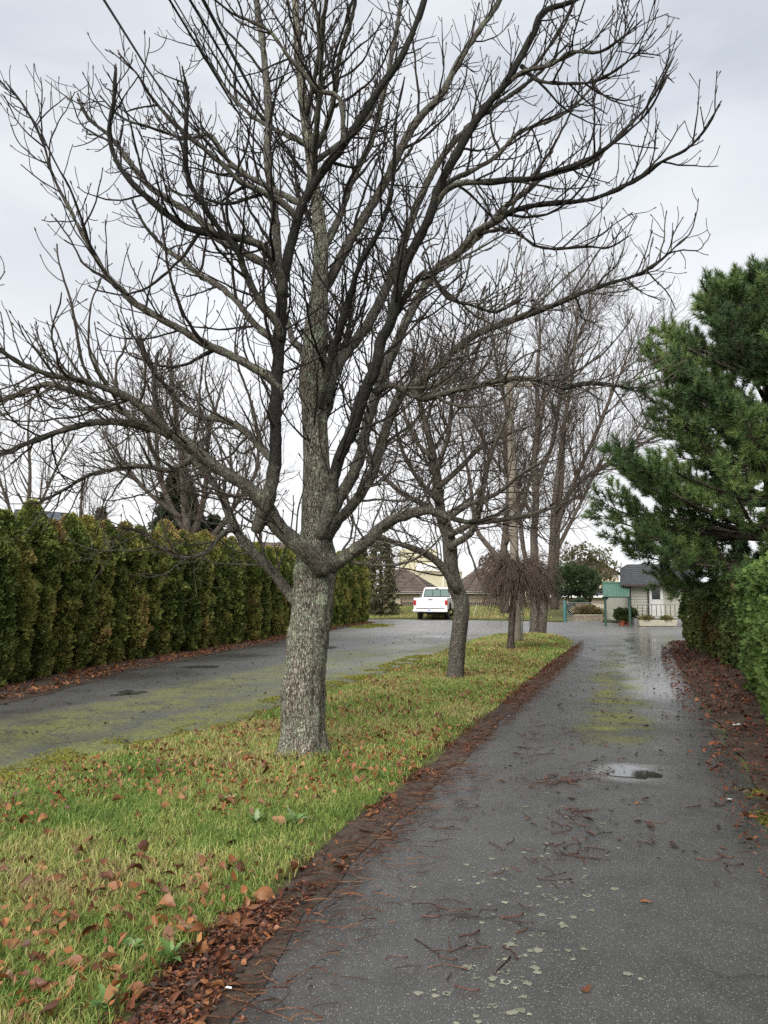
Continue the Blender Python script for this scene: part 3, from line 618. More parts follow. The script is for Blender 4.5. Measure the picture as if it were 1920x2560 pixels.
# --- generic bare tree
def bare_tree(name, label, cat, base, stems, group=None, seed=1, twig_mat='bark_far_twig', limb_mat='bark_far', s2=None, s3=None, limb_n=10, limb_len=(1.5, 3.5), limb_r=0.05, limb_up=0.6, sides=14, amp=0.07, limb_trop=0.05, limb_t0=0.25, extra=(), stem_t0=0.3):
    """stems: list of (pts, radii) for trunk and main forks (world); limbs and twigs grow from them"""
    R = random.Random(seed); root = empty(name, base); tag(root, label, cat, group); T = Twigs(); lim = []
    for i, (p, r) in enumerate(stems):
        V, F = trunk_mesh(p, r, sides, 0.15 if i == 0 else 0.0, amp); link('trunk' if i == 0 else 'limb', np_mesh('trunk', to_local(V, root), F, smooth=True), root, MATS[limb_mat])
        n = len(p); L = float(np.linalg.norm(np.diff(p, axis=0), axis=1).sum())
        for k in range(limb_n):
            t = limb_t0 + (0.98 - limb_t0) * (k + R.random()) / limb_n; j = min(n - 2, int(t * (n - 1))); tan = Vector(p[j + 1] - p[j]).normalized()
            d = side_dir(tan, R, R.uniform(0.45, 0.9), 0.1); d = (d + UP * limb_up * 0.4).normalized()
            bp, br = grow(Vector(p[j]), d, R.uniform(*limb_len) * (1.15 - 0.55 * t), min(r[j] * 0.62, limb_r), 0.008, R, 0.22, 0.08, limb_trop, knob=0.05); lim.append((np.array(bp), np.array(br)))
    for p, r in extra: lim.append((np.asarray(p), np.asarray(r)))
    for p, r in lim: link('limb', np_mesh('limb', to_local(tubes([(p, r)], 7, True)[0], root), tubes([(p, r)], 7, True)[1], smooth=True), root, MATS[limb_mat])
    for kk, (p, r) in enumerate([(q[0], q[1]) for q in stems] + lim):
        d2 = dict(s2); d2['sub'] = s3
        if kk == 0: d2['t0'] = stem_t0
        if len(p) > 3: spawn(T, p, r, R, lv=2, **d2)
    V, F = tubes(T.two, 4); tag(link('twigs', np_mesh('twigs', to_local(V, root), F, smooth=True), root, MATS[twig_mat]), kind='stuff')
    if T.three: V, F = tubes(T.three, 3); tag(link('twigs', np_mesh('twigs', to_local(V, root), F), root, MATS[twig_mat]), kind='stuff')
    print(name, len(lim), len(T.two), len(T.three))
    return root
def stem_px(px, Y, dy0=0.0, dy1=0.0, step=0.25, k=1.0): p, r = limb_path(px, dy0, dy1, step, Y0=Y); return p, r * k

# second tree, leaning, on the lawn strip
B2 = G(1138, 1701); Y2 = B2[1]
st = [stem_px([(1136,1706,46),(1138,1690,42),(1141,1650,40),(1147,1589,40),(1153,1530,40),(1152,1500,40),(1139,1469,38),(1128,1416,36),(1123,1350,34),(1105,1297,28),(1096,1235,25),(1090,1178,22),(1074,1098,18),(1058,1039,15),(1040,960,10),(1030,890,5)], Y2, 0, 0.3, 0.12)]
ext = [stem_px(q, Y2, a, b, 0.15) for q, a, b in (
 ([(1146,1480,24),(1112,1425,22),(1085,1397,20),(1045,1375,17),(1000,1360,13),(950,1345,9),(900,1352,5)], 0, -0.5),
 ([(1125,1372,20),(1141,1357,19),(1177,1333,18),(1197,1277,17),(1209,1214,15),(1225,1140,12),(1260,1060,8),(1290,1000,5)], 0, -0.6),
 ([(1108,1300,18),(1060,1262,15),(1000,1230,12),(950,1180,8),(915,1130,5)], 0, 0.6),
 ([(1095,1220,16),(1150,1170,14),(1200,1120,12),(1260,1090,9),(1340,1060,5)], 0, 0.8),
 ([(1090,1178,14),(1120,1090,12),(1130,1000,9),(1150,900,5)], 0, -0.5),
 ([(1120,1340,17),(1180,1310,15),(1250,1300,13),(1330,1285,10),(1400,1262,6),(1450,1235,4)], 0, -0.8),
 ([(1110,1305,15),(1170,1262,13),(1240,1235,11),(1310,1180,8),(1380,1140,5)], 0, -1.1),
 ([(1100,1260,14),(1040,1190,12),(1000,1110,9),(985,1030,6)], 0, -0.8),
 ([(1085,1150,12),(1030,1090,10),(1005,1010,7),(990,950,4)], 0, 0.9))]
bare_tree('bare_tree', 'smaller bare tree with a kinked leaning trunk, second along the lawn strip', 'tree', (B2[0], B2[1], 0), st, 'bare trees on the lawn strip', 31, 'bark_far_twig', 'bark_trunk2',
 dict(every=0.085, t0=0.10, len_f=lambda t, R: R.uniform(0.4, 1.8) * (1.15 - 0.5 * t), rmin=0.0062, upb=0.0, trop=0.02, wob=0.18, seg=0.15, ang=(0.6, 1.2), tw_r=0.011),
 dict(every=0.14, t0=0.12, len_f=lambda t, R: R.uniform(0.15, 0.75), rmin=0.005, upb=0.1, trop=0.04, wob=0.22, seg=0.13, ang=(0.6, 1.2), sub=None, tw_r=0.009), limb_n=8, limb_len=(1.2, 2.6), limb_r=0.035, amp=0.12, extra=ext, sides=20, limb_t0=0.5, stem_t0=0.42)

# weeping mop-headed tree
B3 = G(1277, 1627); R = random.Random(77); mop = empty('weeping_tree', (B3[0], B3[1], 0)); tag(mop, 'small weeping tree with a mop of brown hanging twigs beside the pole', 'tree', 'bare trees on the lawn strip')
p, r = stem_px([(1276,1630,22),(1277,1600,18),(1280,1550,17),(1285,1480,16),(1290,1430,15),(1292,1408,11)], B3[1], 0, 0, 0.15)
V, F = trunk_mesh(p, r, 16, 0.12, 0.12); link('trunk', np_mesh('trunk', to_local(V, mop), F, smooth=True), mop, MATS['bark_far'])
top = Vector(p[-1]); br = []
for k in range(1700):
    a = R.uniform(0, 2 * math.pi); q = R.random() ** 0.5; d = Vector((math.cos(a), math.sin(a), R.uniform(0.0, 1.0)))
    st0 = top + Vector((math.cos(a) * 0.38 * R.random(), math.sin(a) * 0.38 * R.random(), R.uniform(-0.75, 0.02)))
    bp, bq = grow(st0, d, R.uniform(0.4, 1.35), R.uniform(0.006, 0.011), 0.004, R, 0.10, 0.34, 0.30, Vector((0, 0, -1)), 0.1); br.append((np.array(bp), np.array(bq)))
V, F = tubes(br, 4); tag(link('twigs', np_mesh('twigs', to_local(V, mop), F, smooth=True), mop, MATS['mop_twig']), kind='stuff')
for k in range(7):
    a = k * 0.9; bp, bq = grow(top - UP * 0.15, Vector((math.cos(a), math.sin(a), 0.5)), 0.9, 0.035, 0.012, R, 0.12, 0.15, 0.2, Vector((0, 0, -1)))
    V, F = tubes([(np.array(bp), np.array(bq))], 7, True); link('limb', np_mesh('limb', to_local(V, mop), F, smooth=True), mop, MATS['bark_far'])

# twin-trunked tall tree at the end of the lawn strip
B4 = G(1345, 1586); Y4 = B4[1]
FT2 = dict(every=0.13, t0=0.12, len_f=lambda t, R: R.uniform(0.5, 2.1) * (1.1 - 0.5 * t), rmin=0.0085, upb=0.2, trop=0.06, wob=0.12, seg=0.25, ang=(0.4, 0.9), tw_r=0.012)
FT3 = dict(every=0.15, t0=0.15, len_f=lambda t, R: R.uniform(0.25, 0.95), rmin=0.0062, upb=0.2, trop=0.06, wob=0.16, seg=0.2, ang=(0.45, 0.95), sub=None, tw_r=0.009)
st = [stem_px(q, Y4, a, b, 0.3, 0.85) for q, a, b in (
 ([(1336,1592,32),(1337,1570,28),(1338,1500,25),(1338,1420,24),(1335,1340,22),(1340,1250,20),(1336,1150,18),(1345,1050,15),(1342,940,11),(1350,840,7),(1345,760,3)], 0, 0.2),
 ([(1356,1592,24),(1357,1560,24),(1360,1500,26),(1376,1430,24),(1382,1350,21),(1386,1260,18),(1400,1150,15),(1412,1050,12),(1430,940,9),(1440,840,5),(1450,760,3)], -0.1, -0.6),
 ([(1337,1440,16),(1312,1390,14),(1300,1300,13),(1290,1200,12),(1270,1100,10),(1262,1000,8),(1240,900,5),(1230,800,3)], 0, 0.8),
 ([(1383,1340,16),(1420,1240,14),(1460,1150,12),(1500,1060,10),(1540,960,7),(1580,860,4),(1600,800,2)], -0.3, -1.5),
 ([(1388,1280,14),(1440,1215,12),(1500,1170,10),(1570,1130,8),(1640,1090,5),(1690,1060,3)], -0.4, -1.8),
 ([(1342,1210,14),(1380,1110,12),(1400,1000,10),(1420,900,7),(1470,790,4),(1480,720,2)], 0.1, 1.6),
 ([(1338,1300,13),(1290,1220,11),(1230,1140,9),(1180,1040,7),(1150,940,4)], 0.1, 1.5))]
bare_tree('bare_tree', 'tall twin trunked bare tree at the far tip of the lawn strip', 'tree', (B4[0], B4[1], 0), st, 'bare trees on the lawn strip', 41, s2=FT2, s3=FT3, limb_n=8, limb_len=(2.2, 5.0), limb_r=0.045, limb_up=0.9, limb_trop=0.06, sides=14, amp=0.12)
# tree behind it on the far lawn, forked low
B5 = G(1262, 1537); Y5 = 50.0
st = [stem_px(q, Y5, a, b, 0.4, 0.85) for q, a, b in (
 ([(1262,1538,28),(1262,1480,24),(1258,1400,22),(1266,1300,18),(1272,1200,15),(1262,1100,12),(1270,1000,8),(1265,900,5),(1268,820,2)], 0, 0.4),
 ([(1258,1410,18),(1225,1370,16),(1190,1320,13),(1180,1240,11),(1165,1150,8),(1150,1060,5),(1140,980,2)], 0, 1.5),
 ([(1264,1360,15),(1300,1280,12),(1330,1180,10),(1350,1080,7),(1365,960,3)], 0, -1.5))]
x, y, z = P(1262, 1538, Y5)
bare_tree('bare_tree', 'bare tree with a low fork on the far lawn behind the pole', 'tree', (x, y, z), st, 'bare trees on the far lawn', 51, s2=dict(FT2, every=0.42, len_f=lambda t, R: R.uniform(0.8, 2.8)), s3=dict(FT3, every=0.42, len_f=lambda t, R: R.uniform(0.4, 1.2), rmin=0.008), limb_n=9, limb_len=(2.5, 5), limb_r=0.07, limb_up=0.8)
st = [stem_px(q, 53.0, a, b, 0.4) for q, a, b in (([(1386,1528,22),(1388,1480,18),(1390,1400,16),(1395,1300,13),(1405,1200,10),(1410,1100,6),(1415,1020,3)], 0, 0),
 ([(1390,1380,11),(1430,1300,9),(1470,1220,7),(1500,1150,4)], 0, 1))]
x, y, z = P(1386, 1528, 53.0)
bare_tree('bare_tree', 'slim bare tree on the far lawn right behind the twin trunks', 'tree', (x, y, z), st, 'bare trees on the far lawn', 52, s2=dict(FT2, every=0.5, len_f=lambda t, R: R.uniform(0.8, 2.4)), s3=dict(FT3, every=0.5, rmin=0.008), limb_n=9, limb_len=(2, 4), limb_r=0.06, limb_up=0.8)

# trees beyond the cedar hedge
def far_tree(px0, Y, label, stems, seed, group='bare trees beyond the hedge', dens=1.25, ln=(2, 4.5), up=0.8):
    st = [stem_px(q, Y, a, b, 0.4, 0.78) for q, a, b in stems]; x, y, z = P(*px0, Y)
    return bare_tree('bare_tree', label, 'tree', (x, y, min(z, 0)), st, group, seed, s2=dict(FT2, every=0.36 / dens, len_f=lambda t, R: R.uniform(0.6, 2.4)), s3=dict(FT3, every=0.34 / dens, len_f=lambda t, R: R.uniform(0.3, 1.1), rmin=0.0075), limb_n=10, limb_len=ln, limb_r=0.07, limb_up=up)
far_tree((470, 1560), 33, 'thick grey bare tree with many upright limbs seen through the big tree', [
 ([(470,1560,34),(470,1450,32),(468,1350,30),(462,1250,26),(455,1150,22),(440,1050,16),(430,960,11),(425,880,6)], 0, 0),
 ([(470,1380,24),(500,1290,20),(515,1200,16),(520,1100,13),(540,1020,9),(555,960,5)], 0, -1),
 ([(466,1330,22),(420,1250,18),(395,1160,15),(390,1060,11),(380,960,6)], 0, 1),
 ([(472,1400,22),(540,1330,18),(590,1260,15),(640,1180,12),(650,1080,8),(690,1000,4)], 0, 1),
 ([(462,1300,18),(380,1240,14),(310,1160,11),(260,1080,7)], 0, -1)], 61)
far_tree((70, 1500), 44, 'slender bare tree with a few yellow leaves beyond the hedge start', [
 ([(62,1520,20),(62,1400,17),(70,1280,14),(75,1180,10),(70,1080,7),(78,990,3)], 0, 0), ([(66,1330,10),(110,1240,8),(150,1150,6),(190,1080,3)], 0, 1), ([(64,1360,11),(20,1260,9),(-10,1160,6),(-20,1060,3)], 0, -1)], 62, dens=0.8)
far_tree((185, 1500), 52, 'hazy brown bare tree low beyond the hedge near the solar roof', [([(185,1520,14),(190,1400,12),(200,1300,10),(205,1220,6),(210,1150,3)], 0, 0), ([(190,1380,8),(240,1300,6),(270,1230,3)], 0, 1)], 63, dens=0.9)
far_tree((660, 1520), 56, 'thin bare tree far behind the middle of the hedge', [([(660,1520,12),(662,1420,10),(650,1340,8),(655,1260,5),(650,1200,2)], 0, 0)], 64, dens=0.8)
# ------------------------------------------------------------------ evergreen foliage
def sprays(Pt, Nn, size, cols, seed, per=4, up=0.55, spread=0.9, wfac=0.30):
    """flat scaly sprays: each a small fan of kite-shaped leaves around an outward, rising axis"""
    R = np.random.default_rng(seed); n = len(Pt)
    ax = Nn + np.array([0, 0, up]) + R.normal(0, 0.45, (n, 3)); ax /= np.linalg.norm(ax, axis=1, keepdims=True)
    sd_ = np.cross(ax, R.normal(0, 1, (n, 3))); sd_ /= np.linalg.norm(sd_, axis=1, keepdims=True) + 1e-9
    V = np.empty((n, per, 4, 3)); S = size * (0.6 + 0.8 * R.random(n))
    for k in range(per):
        a = (k / (per - 1) - 0.5) * 2 * spread * (0.7 + 0.6 * R.random(n)) if per > 1 else np.zeros(n)
        d = ax * np.cos(a)[:, None] + sd_ * np.sin(a)[:, None]; w_ = np.cross(d, np.cross(ax, sd_) + R.normal(0, 0.5, (n, 3))); w_ /= np.linalg.norm(w_, axis=1, keepdims=True) + 1e-9
        l = S * (0.7 + 0.6 * R.random(n))
        V[:, k, 0] = Pt; V[:, k, 1] = Pt + d * (l * 0.55)[:, None] + w_ * (l * wfac)[:, None]; V[:, k, 2] = Pt + d * l[:, None]; V[:, k, 3] = Pt + d * (l * 0.55)[:, None] - w_ * (l * wfac)[:, None]
    b = np.arange(n * per) * 4
    return V.reshape(-1, 3), [np.stack([b, b + 1, b + 2, b + 3], 1)], np.repeat(cols, per * 4, axis=0)
def pal_mix(pal, k):
    pal = np.asarray(pal); k = np.clip(k, 0, 0.999) * (len(pal) - 1); i = k.astype(int); f = (k - i)[:, None]; return pal[i] * (1 - f) + pal[i + 1] * f
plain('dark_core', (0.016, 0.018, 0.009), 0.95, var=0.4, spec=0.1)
CED = [(0.080, 0.108, 0.027), (0.130, 0.162, 0.040), (0.195, 0.215, 0.054), (0.26, 0.255, 0.070), (0.29, 0.225, 0.078), (0.28, 0.15, 0.062)]
def column_cedar(seed, H, rad, n=11500):
    R = np.random.default_rng(seed); z = R.random(n) ** 0.92; a = R.random(n) * 2 * np.pi
    prof = lambda t: rad * np.minimum(1.0, 0.80 + 0.30 * np.sin(np.minimum(t * 2.2, 1.0) * 1.57)) * np.where(t > 0.66, np.clip(1 - (np.clip(t - 0.66, 0, 1) / 0.36) ** 1.8, 0.0, 1), 1.0)
    dirv = np.stack([np.cos(a), np.sin(a), np.zeros(n)], 1); q = np.c_[dirv[:, :2] * rad, z * H] + seed * 7.7
    b = fbm(q, 2.1, 2) - 0.5; b2 = fbm(q, 6.0, 2) - 0.5
    rr = prof(z) * (1 + 0.45 * b + 0.75 * b2) * (0.80 + 0.20 * R.random(n) ** 0.4)
    Pt = np.c_[dirv[:, :2] * rr[:, None], z * H * (0.985 + 0.03 * b)]
    cl = fbm(q + 31, 1.3, 3); k = 0.30 + (cl - 0.5) * 1.5 + R.normal(0, 0.13, n) + np.clip((z - 0.93) * 3.0, 0, 0.18) + b2 * 0.5
    V, F, Cc = sprays(Pt, dirv, 0.070, pal_mix(CED, k) * (0.8 + 0.4 * R.random((n, 1))), seed, 3, 0.75, 0.8, 0.26)
    fol = np_mesh('crown', V, F, Cc); fol.materials.append(MATS['cedar_leaf'])
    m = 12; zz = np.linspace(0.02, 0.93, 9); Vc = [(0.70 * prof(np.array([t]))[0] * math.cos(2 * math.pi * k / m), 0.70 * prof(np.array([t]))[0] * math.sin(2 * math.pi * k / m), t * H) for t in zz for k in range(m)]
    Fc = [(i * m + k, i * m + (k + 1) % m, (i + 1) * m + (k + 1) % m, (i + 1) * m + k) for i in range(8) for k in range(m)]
    core = bpy.data.meshes.new('shade_core'); core.from_pydata(Vc, [], Fc); core.update(); core.materials.append(MATS['dark_core'])  # solid core closes gaps; shade inside the crown put into its colour
    tv, tf = tubes([(np.array([(0, 0, -0.05), (0, 0, 0.5), (0, 0, H * 0.8)]), np.array([0.06, 0.05, 0.015]))], 7, True); trunk = np_mesh('trunk', tv, tf, smooth=True); trunk.materials.append(MATS['bark_far'])
    return fol, core, trunk
ORD = 'first second third fourth fifth sixth seventh eighth ninth tenth eleventh twelfth thirteenth fourteenth fifteenth sixteenth seventeenth eighteenth nineteenth twentieth'.split()
ORD += ['twenty-' + o for o in ORD[:9]] + ['thirtieth'] + ['thirty-' + o for o in ORD[:9]] + ['fortieth'] + ['forty-' + o for o in ORD[:9]] + ['fiftieth'] + ['fifty-' + o for o in ORD[:9]] + ['sixtieth'] + ['sixty-' + o for o in ORD[:9]]
VAR = [column_cedar(s, 3.0, r) for s, r in ((1, 0.46), (2, 0.50), (3, 0.43), (4, 0.48))]
hl = np.array(hedge_foot[1:]); hl = hl + np.stack([np.interp(hl[:, 1], [10, 42], [-0.75, 0.0]), np.interp(hl[:, 1], [10, 42], [0.15, 0.6])], 1); sL = np.r_[0, np.cumsum(np.linalg.norm(np.diff(hl, axis=0), axis=1))]
s0 = np.interp(10.6, hl[:, 1], sL); R = random.Random(8); k = 0; s = s0
while s < sL[-1] - 0.1:
    x = np.interp(s, sL, hl[:, 0]) + R.gauss(0, 0.06); y = np.interp(s, sL, hl[:, 1]) + R.gauss(0, 0.06)
    o = empty('cedar_shrub', (x, y, 0), R.uniform(0, 6.28)); h = 1.02 + R.gauss(0, 0.042) + 0.10 * min(1, (s - s0) / 22); o.scale = (R.uniform(0.92, 1.08), R.uniform(0.92, 1.08), h)
    tag(o, f'columnar cedar in the long hedge, {ORD[k]} from the near end', 'cedar', 'cedars of the long hedge')
    fol, core, trunk = VAR[R.randrange(4)]
    for nm, me in (('crown', fol), ('shade_core', core), ('trunk', trunk)): link(nm, me, o)
    k += 1; s += R.uniform(0.66, 0.82)
print('cedars', k)

# clipped cedar hedges on the right of the drive
CLIP = [(0.045, 0.082, 0.024), (0.072, 0.125, 0.032), (0.108, 0.17, 0.044), (0.14, 0.20, 0.055)]
def clipped(name, label, path, half, H, n, seed, pal=CLIP, size=0.065, brown=None, cat='hedge', lean=0.0, bump=0.22):
    """hedge block along a path with bulging sides and a rounded top"""
    R = np.random.default_rng(seed); L = np.array(path, float); sl = np.r_[0, np.cumsum(np.linalg.norm(np.diff(L, axis=0), axis=1))]
    root = empty(name, (L[0, 0], L[0, 1], 0)); tag(root, label, cat, 'clipped hedges beside the drive')
    def at(q, th):
        s = q * (sl[-1] + 2 * half) - half; sc_ = np.clip(s, 0, sl[-1]); cx = np.interp(sc_, sl, L[:, 0]); cy = np.interp(sc_, sl, L[:, 1])
        i = np.clip(np.searchsorted(sl, sc_) - 1, 0, len(L) - 2); e = (L[i + 1] - L[i]); e = e / np.linalg.norm(e, axis=1, keepdims=True); nrm = np.stack([e[:, 1], -e[:, 0]], 1)
        endk = np.clip(np.abs(s - sc_) / half, 0, 1); w_ = half * np.sqrt(np.clip(1 - endk ** 2, 0, 1)); sgn = np.sign(s - sc_)
        return cx, cy, e, nrm, w_, endk * sgn
    q = R.random(n); th = R.random(n); cx, cy, e, nrm, w_, ek = at(q, th)
    # th runs up one side, over the top, down the other
    side = np.where(th < 0.42, -1.0, np.where(th > 0.58, 1.0, (th - 0.5) / 0.08)); zt = np.where(th < 0.42, th / 0.42, np.where(th > 0.58, (1 - th) / 0.42, 1.0))
    rnd = np.where(zt > 0.86, np.sqrt(np.clip(1 - ((zt - 0.86) / 0.16) ** 2, 0.15, 1)), 1.0) * (0.86 + 0.14 * np.sin(np.clip(zt * 2.2, 0, 1) * 1.57))
    off = side * w_ * rnd; X = cx + nrm[:, 0] * off + e[:, 0] * ek * half * 0.55 * rnd; Y = cy + nrm[:, 1] * off + e[:, 1] * ek * half * 0.55 * rnd; Z = zt * H
    Pt = np.c_[X, Y, Z]; N3 = np.c_[nrm * side[:, None] + e * ek[:, None], np.where(zt > 0.95, 1.0, 0.0)]; N3 /= np.linalg.norm(N3, axis=1, keepdims=True) + 1e-9
    b = fbm(Pt, 2.4, 2) - 0.5; b2 = fbm(Pt, 8, 2) - 0.5
    Pt = Pt + N3 * ((b * bump * 1.6 + b2 * bump * 0.8) - 0.10 * R.random(n) ** 2)[:, None]; Pt[:, 2] = np.maximum(Pt[:, 2], 0.03)
    col = pal_mix(pal, 0.5 + (fbm(Pt, 1.6, 2) - 0.5) * 1.4 + b2 * 0.6 + R.normal(0, 0.12, n))
    if brown is not None:
        d = np.linalg.norm((Pt - np.array(brown[0])) / np.array(brown[1]), axis=1) + (fbm(Pt + 5, 3, 2) - 0.5) * 1.2; m = np.clip(1.3 - d, 0, 1)[:, None]
        col = col * (1 - m) + np.array([(0.17, 0.085, 0.035)]) * (0.5 + R.random((n, 1))) * m
    V, F, Cc = sprays(Pt, N3, size, col * (0.8 + 0.4 * R.random((n, 1))), seed, 3, 0.45, 0.8, 0.32)
    link('foliage', np_mesh('foliage', to_local(V, root), F, Cc), root, MATS['cedar_leaf'])
    # solid filler core, coloured near-black for the shade inside the hedge
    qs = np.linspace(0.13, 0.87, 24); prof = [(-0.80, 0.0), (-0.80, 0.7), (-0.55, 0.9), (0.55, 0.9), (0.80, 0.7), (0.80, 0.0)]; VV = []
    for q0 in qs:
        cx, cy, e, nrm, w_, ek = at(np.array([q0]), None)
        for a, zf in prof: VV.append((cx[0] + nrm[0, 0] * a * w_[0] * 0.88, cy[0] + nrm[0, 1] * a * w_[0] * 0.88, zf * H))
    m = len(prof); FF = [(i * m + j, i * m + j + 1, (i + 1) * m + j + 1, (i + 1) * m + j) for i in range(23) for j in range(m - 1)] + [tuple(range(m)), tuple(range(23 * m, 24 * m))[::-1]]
    VV = to_local(np.array(VV), root).tolist(); me = bpy.data.meshes.new('shade_core'); me.from_pydata(VV, [], FF); me.update(); link('shade_core', me, root, MATS['dark_core'])
    return root
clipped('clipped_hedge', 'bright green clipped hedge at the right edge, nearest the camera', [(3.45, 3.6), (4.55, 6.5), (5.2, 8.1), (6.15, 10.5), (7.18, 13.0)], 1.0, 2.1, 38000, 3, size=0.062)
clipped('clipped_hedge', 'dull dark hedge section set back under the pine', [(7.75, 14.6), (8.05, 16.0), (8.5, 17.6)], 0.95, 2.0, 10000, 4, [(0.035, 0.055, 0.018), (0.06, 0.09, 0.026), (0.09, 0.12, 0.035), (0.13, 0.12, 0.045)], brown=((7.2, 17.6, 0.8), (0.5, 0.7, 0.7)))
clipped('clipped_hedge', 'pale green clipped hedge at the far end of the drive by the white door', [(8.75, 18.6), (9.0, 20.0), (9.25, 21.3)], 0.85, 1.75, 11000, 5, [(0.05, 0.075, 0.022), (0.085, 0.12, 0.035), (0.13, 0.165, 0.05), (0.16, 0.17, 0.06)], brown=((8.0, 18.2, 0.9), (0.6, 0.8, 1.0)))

# ------------------------------------------------------------------ the big pine
R = random.Random(4); PX, PY = 8.35, 16.2
pine = empty('pine_tree', (PX, PY, 0)); tag(pine, 'big dark green pine leaning over the right side of the drive', 'tree')
tp_ = np.array([(PX + 0.05 * math.sin(z), PY, z) for z in np.linspace(-0.05, 7.9, 22)]); V, F = trunk_mesh(tp_, np.linspace(0.24, 0.03, 22), 14, 0.15, 0.12)
link('trunk', np_mesh('trunk', to_local(V, pine), F, smooth=True), pine, MATS['bark_far'])
env_z = [1.2, 1.6, 1.9, 2.4, 2.9, 3.3, 3.7, 4.3, 4.9, 5.4, 5.9, 6.4, 6.9, 7.4, 7.9, 8.3]; env_r = [2.3, 2.4, 2.5, 3.1, 4.1, 4.4, 3.8, 3.1, 2.9, 2.9, 2.7, 2.4, 2.0, 1.5, 0.9, 0.4]
shoots, brs, spray_ax = [], [], []
nb = 215
for k in range(nb):
    z0 = 1.45 + 6.25 * ((k + R.random()) / nb) ** 1.0; z0 = z0 * 0.25 + 0.75 * (1.45 + 0.68 * round((z0 - 1.45) / 0.68)) + R.gauss(0, 0.05); a = R.uniform(0, 2 * math.pi)
    L = np.interp(z0 + 0.35, env_z, env_r) * R.uniform(0.80, 1.0)
    rise = np.interp(z0, [1, 3, 5.5, 8.0], [0.0, 0.03, 0.4, 1.2]); d = Vector((math.cos(a), math.sin(a), rise)); i = min(21, int(z0 / 8.65 * 21))
    bp, bq = grow(Vector((PX, PY, z0)), d, L * (1 + 0.15 * rise), 0.03 + 0.012 * L, 0.010, R, 0.16, 0.07, 0.035); brs.append((np.array(bp), np.array(bq)))
    for j in range(2, len(bp)):
        t = j / (len(bp) - 1)
        if t < 0.30: continue
        tan = (bp[j] - bp[j - 1]).normalized(); nside = 2 if t < 0.75 else 3
        for _ in range(nside):
            dd = side_dir(tan, R, R.uniform(0.5, 1.0), 0.25); sl_ = R.uniform(0.22, 0.62) * (1.1 - 0.4 * t)
            sp, sr = grow(bp[j], dd, sl_, 0.010, 0.006, R, 0.12, 0.12, 0.13); brs.append((np.array(sp), np.array(sr)))
            shoots.append((sp[-1], (sp[-1] - sp[-2]).normalized())); 
            if len(sp) > 3: shoots.append((sp[-2], (sp[-2] - sp[-3] + UP * 0.05).normalized()))
    shoots.append((bp[-1], (bp[-1] - bp[-2]).normalized()))
g_ = {}
big_b = [b for b in brs if b[1][0] > 0.02]; small_b = [b for b in brs if b[1][0] <= 0.02]
for p, r in big_b:
    V, F = tubes([(p, r)], 6, True); link('limb', np_mesh('limb', to_local(V, pine), F, smooth=True), pine, MATS['bark_far'])
V, F = tubes(small_b, 4); tag(link('twigs', np_mesh('twigs', to_local(V, pine), F), pine, MATS['bark_far_twig']), kind='stuff')
def needles(shoots, per, nl, wd, pal, seed, shoot_len=0.16, zlight=True):
    R = np.random.default_rng(seed); p = np.array([tuple(s[0]) for s in shoots]); d = np.array([tuple(s[1]) for s in shoots]); d = d + np.array([0, 0, 0.35]); d /= np.linalg.norm(d, axis=1, keepdims=True)
    n = len(p); P_ = np.repeat(p, per, 0); D = np.repeat(d, per, 0); s = R.random(n * per); sd_ = np.cross(D, R.normal(0, 1, D.shape)); sd_ /= np.linalg.norm(sd_, axis=1, keepdims=True) + 1e-9
    an = 0.35 + 1.0 * (1 - s) + 0.25 * R.random(len(s)); nd = D * np.cos(an)[:, None] + sd_ * np.sin(an)[:, None]; b0 = P_ + D * ((s - 0.55) * shoot_len)[:, None]; l = nl * (0.7 + 0.5 * R.random(len(s)))
    w_ = np.cross(nd, R.normal(0, 1, D.shape)); w_ /= np.linalg.norm(w_, axis=1, keepdims=True) + 1e-9
    V = np.empty((len(s), 3, 3)); V[:, 0] = b0 - w_ * wd / 2; V[:, 1] = b0 + w_ * wd / 2; V[:, 2] = b0 + nd * l[:, None]
    tone = np.repeat(np.clip(fbm(p, 1.1, 2) * 1.3 - 0.22 + R.normal(0, 0.17, n), 0, 1), per); c = pal_mix(pal, tone + R.normal(0, 0.08, len(s)))
    b = np.arange(len(s)) * 3
    return V.reshape(-1, 3), [np.stack([b, b + 1, b + 2], 1)], np.repeat(c, 3, axis=0)
PINE = [(0.034, 0.064, 0.026), (0.064, 0.112, 0.037), (0.118, 0.182, 0.052), (0.19, 0.26, 0.08)]
print('pine shoots', len(shoots))
V, F, Cc = needles(shoots, 50, 0.14, 0.0130, PINE, 6, 0.12)
tag(link('needles', np_mesh('needles', to_local(V, pine), F, Cc), pine, MATS['needle']), kind='stuff')

